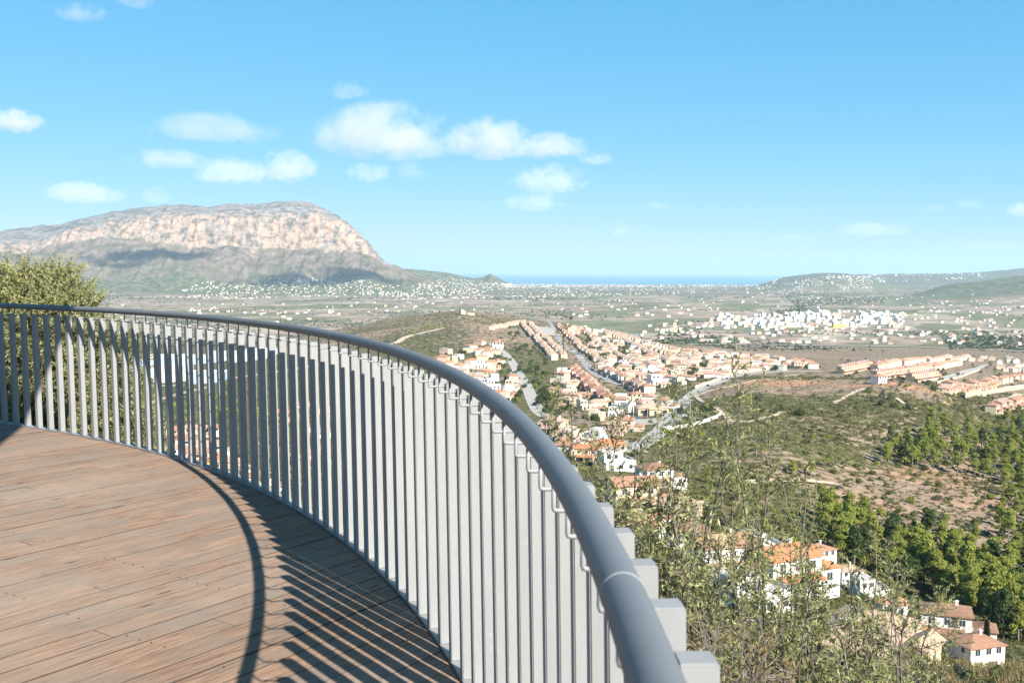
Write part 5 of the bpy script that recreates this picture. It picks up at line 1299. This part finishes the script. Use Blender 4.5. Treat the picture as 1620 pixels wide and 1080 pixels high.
# ground cover: tufts and low scrub
P = clear(scatter(16000, 250, 860, 1030, 1680, lambda x, y, px, dp: np.where((dp > 640) & (dp < 800) & (px > 1100) & (px < 1500), .12, .9 - .8*np.clip(fbm(x/45, y/45, 4, 81, .55), -.2, .8))), .2)
mass('low_scrub', P, rng.uniform(.35, 1.0, len(P)), M_BUSH, 18, .38, 'low scrub covering the brown hillside', flat=.7)
P = scatter(4500, 250, 860, 1030, 1680, lambda x, y, px, dp: .9); mass('grey_low_scrub', P, rng.uniform(.3, .8, len(P)), M_GREY, 16, .36, 'grey-green heath over the brown hillside', flat=.7)
P = scatter(5200, 40, 250, 780, 1700, lambda x, y, px, dp: .8 + 0*x); P = clear(P, .3); mass('slope_scrub', P, rng.uniform(.3, 1.0, len(P)), M_BUSH, 40, .26, 'scrub on the steep slope below the deck', flat=.8)
P = scatter(2600, 40, 420, 60, 800, lambda x, y, px, dp: .9 + 0*x); P = clear(P, .3); mass('left_slope_scrub', P, rng.uniform(.5, 1.8, len(P)), M_GREY, 40, .26, 'scrub on the slope seen between the bars', flat=.9)
P = scatter(2600, 420, 1300, 60, 1000, lambda x, y, px, dp: .5 + .8*fbm(x/90, y/90, 3, 5)); P = clear(P, .5); mass('valley_side_scrub', P, rng.uniform(.8, 2.4, len(P)), M_PINE2, 26, .34, 'bushes on the lower slopes and around the estate')
P = scatter(7000, 1150, 2000, 380, 1080, lambda x, y, px, dp: .75 + .5*fbm(x/70, y/70, 3, 6)); P = clear(P, .5); mass('hill_scrub', P, rng.uniform(.7, 1.8, len(P)), M_GREY, 14, .42, 'scrub spread over the middle hill')
# trees of the plain and far slopes
def plainkeep(x, y, px, dp):
    n = fbm(x/260, y/260, 4, 8); return np.clip((n + .02)*2.6, .02, 1)
P = scatter(15000, 1900, 5600, -60, 1700, plainkeep, True)
P = P[[not (p[1] < 2080 and 900 < 810 + F*p[0]/p[1]) or p[1] > 2080 for p in P]] if False else P
mass('plain_trees', P, rng.uniform(1.6, 4.2, len(P)), M_FAR, 9, .6, 'dark trees dotted and clustered over the plain')
P = scatter(11000, 5600, 15000, -60, 1700, lambda x, y, px, dp: np.where((px < 640) & (dp > 7500), .12, plainkeep(x/1.6, y/1.6, px, dp)), True)
mass('far_trees', P, rng.uniform(3, 8, len(P)), M_FAR, 6, .7, 'trees on the far plain and foothills', flat=.6)
for poly, n, sd, sz in (([(1490,535),(1640,530),(1640,556),(1500,552)], 320, 61, 4.2), ([(1225,492),(1260,486),(1300,494),(1300,500),(1240,500)], 160, 62, 5), ([(1040,523),(1110,520),(1150,545),(1040,545)], 150, 63, 4), ([(1240,468),(1400,462),(1400,480),(1260,486)], 420, 64, 6), ([(855,494),(905,488),(905,505),(860,502)], 40, 65, 5)):
    pts = polypts(poly, n, sd); P = land([a for a, b in pts], [b for a, b in pts]); P = P[~np.isnan(P[:, 0])]
    mass('tree_belt', P, rng.uniform(.6, 1.1, len(P))*sz, M_FAR, 22, .42, {61: 'dark belt of trees by the motorway at right', 62: 'trees at the left of the white town', 63: 'trees beside the houses left of the motorway', 64: 'dark woods behind the white town', 65: 'trees beyond the ridge estate'}[sd], flat=1.0)
# cypresses
for i, (a, b, s) in enumerate(((968,672,.7),(1000,655,.6),(868,690,.7),(1574,1010,1.1),(1560,1030,.8),(1014,735,.8),(945,665,.55),(1212,812,.5))):
    plant('cypress', land([a], [b])[0], s, (CYPT, CYP), 'narrow dark cypress, %s from the left' % ORD[sorted((968,1000,868,1574,1560,1014,945,1212)).index(a)], 'tree', 'cypresses')

# ------------------------------------------------------------------ foreground: wild olives and the olive tree by the railing
def gz(x, y): return float(ground(x, y))
def clump(name, d, tipsp, label, seed, bx=None, **kw):
    """tips given as sight-line points at depth d(+offset)"""
    rg = np.random.default_rng(seed); T = [at(a, b, d + (o[0] if o else rg.uniform(-.6, .6))) for a, b, *o in tipsp]
    bx = bx if bx is not None else np.mean([t[0] for t in T]); by = d + .4
    return wild_olive(name, (bx, by, gz(bx, by) - .1), T, label, seed=seed, group='wild olives beyond the railing', **kw)
clump('wild_olive', 8.6, [(893,545),(880,620),(905,650),(935,668),(868,640),(950,700),(985,640),(1005,690)], 'wild olive with a tall thin sprout rising just right of the handrail', 301, lat=7, bx=.75)
clump('wild_olive', 8.2, [(1072,628),(1040,672),(1100,664),(1010,718),(1060,710),(1130,730),(985,760),(1030,780),(1095,770)], 'wild olive with leafy forked tops in front of the plaza', 302, lat=7, bx=1.25)
clump('wild_olive', 7.8, [(1163,588),(1148,640),(1192,640),(1170,680),(1215,690),(1145,720),(1190,760),(1235,740)], 'tallest wild olive with a bare upper stem in front of the brown plateau', 303, lat=5, dens=1.1, bx=1.9)
clump('wild_olive', 7.4, [(1275,738),(1262,780),(1235,800),(1290,790),(1200,820),(1130,800),(1160,860),(1250,860)], 'wild olive leaning right with thin bare twigs over the hillside', 304, lat=5, dens=1.1, bare=.25, bx=2.0)
clump('wild_olive', 6.6, [(960,760),(985,800),(1020,830),(1060,800),(1100,840),(1040,880),(1000,900),(1090,900),(1140,880),(1060,950)], 'dense wild olive right beside the handrail', 305, lat=10, bx=1.2)
clump('wild_olive', 6.0, [(1150,900),(1200,880),(1240,930),(1180,950),(1120,960),(1230,1000),(1160,1020),(1280,960)], 'thick leafy wild olive at the bottom centre', 306, lat=11, bx=1.9)
clump('wild_olive', 7.2, [(1385,838),(1350,900),(1400,880),(1420,940),(1340,960),(1290,900),(1310,950),(1370,990),(1300,1010)], 'wild olive with a single upright sprout before the pine belt', 307, lat=9, bx=2.5)
clump('wild_olive', 5.4, [(1280,1010),(1330,1000),(1240,1040),(1180,1060),(1380,1020),(1430,980),(1420,1040),(1340,1060)], 'grey-twigged wild olive along the bottom edge', 308, lat=9, bare=.35, bx=2.2)
clump('wild_olive', 9.5, [(1430,905),(1480,925),(1450,960),(1500,985),(1400,1000),(1460,1030)], 'wild olive spreading in front of the brown-roofed villa', 309, lat=9, bx=3.7)
clump('dry_shrub', 4.9, [(1130,1000),(1170,1010),(1210,1030),(1150,1060),(1100,960),(1200,1075),(1250,1060)], 'nearly leafless grey shrub at the foot of the bars', 310, lat=12, bare=.8, bx=1.5, leafmat=M_DRY)
# behind the bars
clump('wild_olive', 12.5, [(455,600),(500,620),(540,650),(575,640),(440,660),(480,700),(530,720),(420,720),(560,720),(600,700)], 'wild olive seen through the middle of the railing', 311, lat=9, bx=-2.4)
clump('wild_olive', 11, [(620,690),(660,700),(690,740),(640,780),(560,800),(600,830),(700,800),(510,800)], 'wild olive behind the bars near the start of the curve', 312, lat=9, bx=-1.4)
clump('wild_olive', 13, [(330,760),(380,740),(420,780),(460,790),(360,800),(300,780)], 'low wild olive behind the lower left bars', 313, lat=9, bx=-3.7)
# olive tree at left: trunk, limbs, crown of single leaves
rg = np.random.default_rng(77); d0 = 15.0
tx = at(45, 520, d0)[0]; base = np.array([tx, d0, gz(tx, d0) - .1]); e = empty('olive_tree', base)
tag(e, 'big rounded olive tree behind the left end of the railing', 'tree')
topz = at(60, 418, d0)[2] - base[2]
lobes = []
for a, b, r, dy in ((20,490,.62,0),(0,478,.42,.1),(-30,490,.5,0),(75,488,.58,.2),(110,500,.45,-.2),(-40,520,.8,.3),(60,540,.8,-.3),(130,560,.55,.1),(170,590,.5,.2),(95,620,.7,.2),(20,620,.8,-.2),(150,660,.6,0),(190,640,.5,.1),(60,700,.8,.2),(-60,640,.9,.5),(120,740,.7,0),(210,700,.45,.3),(90,462,.35,0),(40,486,.45,.1),(180,560,.35,.2),(-20,760,.8,0),(200,760,.55,-.1)):
    lobes.append((at(a, b, d0 + dy) - base, r))
mb = MB(); H = topz
mb.tube([(0, 0, -.4), (.12, 0, H*.18), (-.05, .1, H*.38), (.1, 0, H*.55)], [.2, .16, .12, .08], 9)
for c, r in lobes:
    s_ = Vector((.05*rg.normal(), 0, H*rg.uniform(.15, .5))); q = Vector(c); mid = s_.lerp(q, .5) + Vector((rg.normal(0, .15), rg.normal(0, .15), -.1))
    mb.tube([s_, mid, q], [.05, .03, .008], 6)
mb.build('trunk', M_BARK, e, smooth=True)
LPs, LDs, sA, sB = [], [], [], []
for c, r in lobes:
    for k in range(int(420*r*r/.36)):
        d = rg.normal(0, 1, 3); d /= np.linalg.norm(d); p0 = c + d*r*rg.uniform(.3, .85); dd = d*.6 + rg.normal(0, .35, 3) + [0, 0, .45]; dd /= np.linalg.norm(dd); L = rg.uniform(.18, .42)
        p1 = p0 + dd*L; sA.append(p0); sB.append(p1); n = int(L*110); t = rg.uniform(.1, 1, n)[:, None]
        LPs.append(p0 + (p1-p0)*t); LDs.append(dd*.7 + rg.normal(0, .5, (n, 3)))
LPs = np.concatenate(LPs); LDs = np.concatenate(LDs)
V, Fc = tube_np(np.array(sA), np.array(sB), np.full(len(sA), .004), np.full(len(sA), .0015), 3); tr_ = mesh_np('twigs', V, Fc, M_BARK); link('twigs', tr_, e)
V, Fc = olive_leafset(LPs, LDs, .05, .17, rg); me = mesh_np('crown', V, Fc, M_OLIVE)
vattr(me, 'v', np.repeat(np.clip(rg.normal(.58, .22, len(LPs)), 0, 1), 4)); link('crown', me, e)
# dry grass tufts near the bottom right
P = np.concatenate([scatter(500, 40, 110, 1380, 1700, lambda x, y, px, dp: .9 + 0*x), scatter(700, 6, 40, 900, 1700, lambda x, y, px, dp: .9 + 0*x)])
n = len(P); K = 26; d = rng.normal(0, .35, (n, K, 3)); d[..., 2] = 1; L = rng.uniform(.25, .6, (n, K, 1)); B0 = P[:, None, :] + rng.normal(0, .18, (n, K, 3))*[1, 1, .1]
V, Fc = olive_leafset(B0.reshape(-1, 3), d.reshape(-1, 3), .9, .03, rng); me = mesh_np('dry_grass', V, Fc, M_DRY); vattr(me, 'v', np.repeat(np.clip(rng.normal(.5, .25, n*K), 0, 1), 4)); tag(link('dry_grass', me), 'tufts of dry grass on the slope below the deck', kind='stuff')
P = scatter(900, 5, 40, 700, 1750, lambda x, y, px, dp: .9 + 0*x); mass('near_undergrowth', P, rng.uniform(.3, .8, len(P)), M_GREY, 90, .12, 'undergrowth on the slope right below the deck', flat=.8)
P = scatter(700, 13, 45, 40, 760, lambda x, y, px, dp: .9 + 0*x); mass('left_undergrowth', P, rng.uniform(.4, 1.1, len(P)), M_GREY, 90, .12, 'undergrowth on the slope behind the bars', flat=.8)
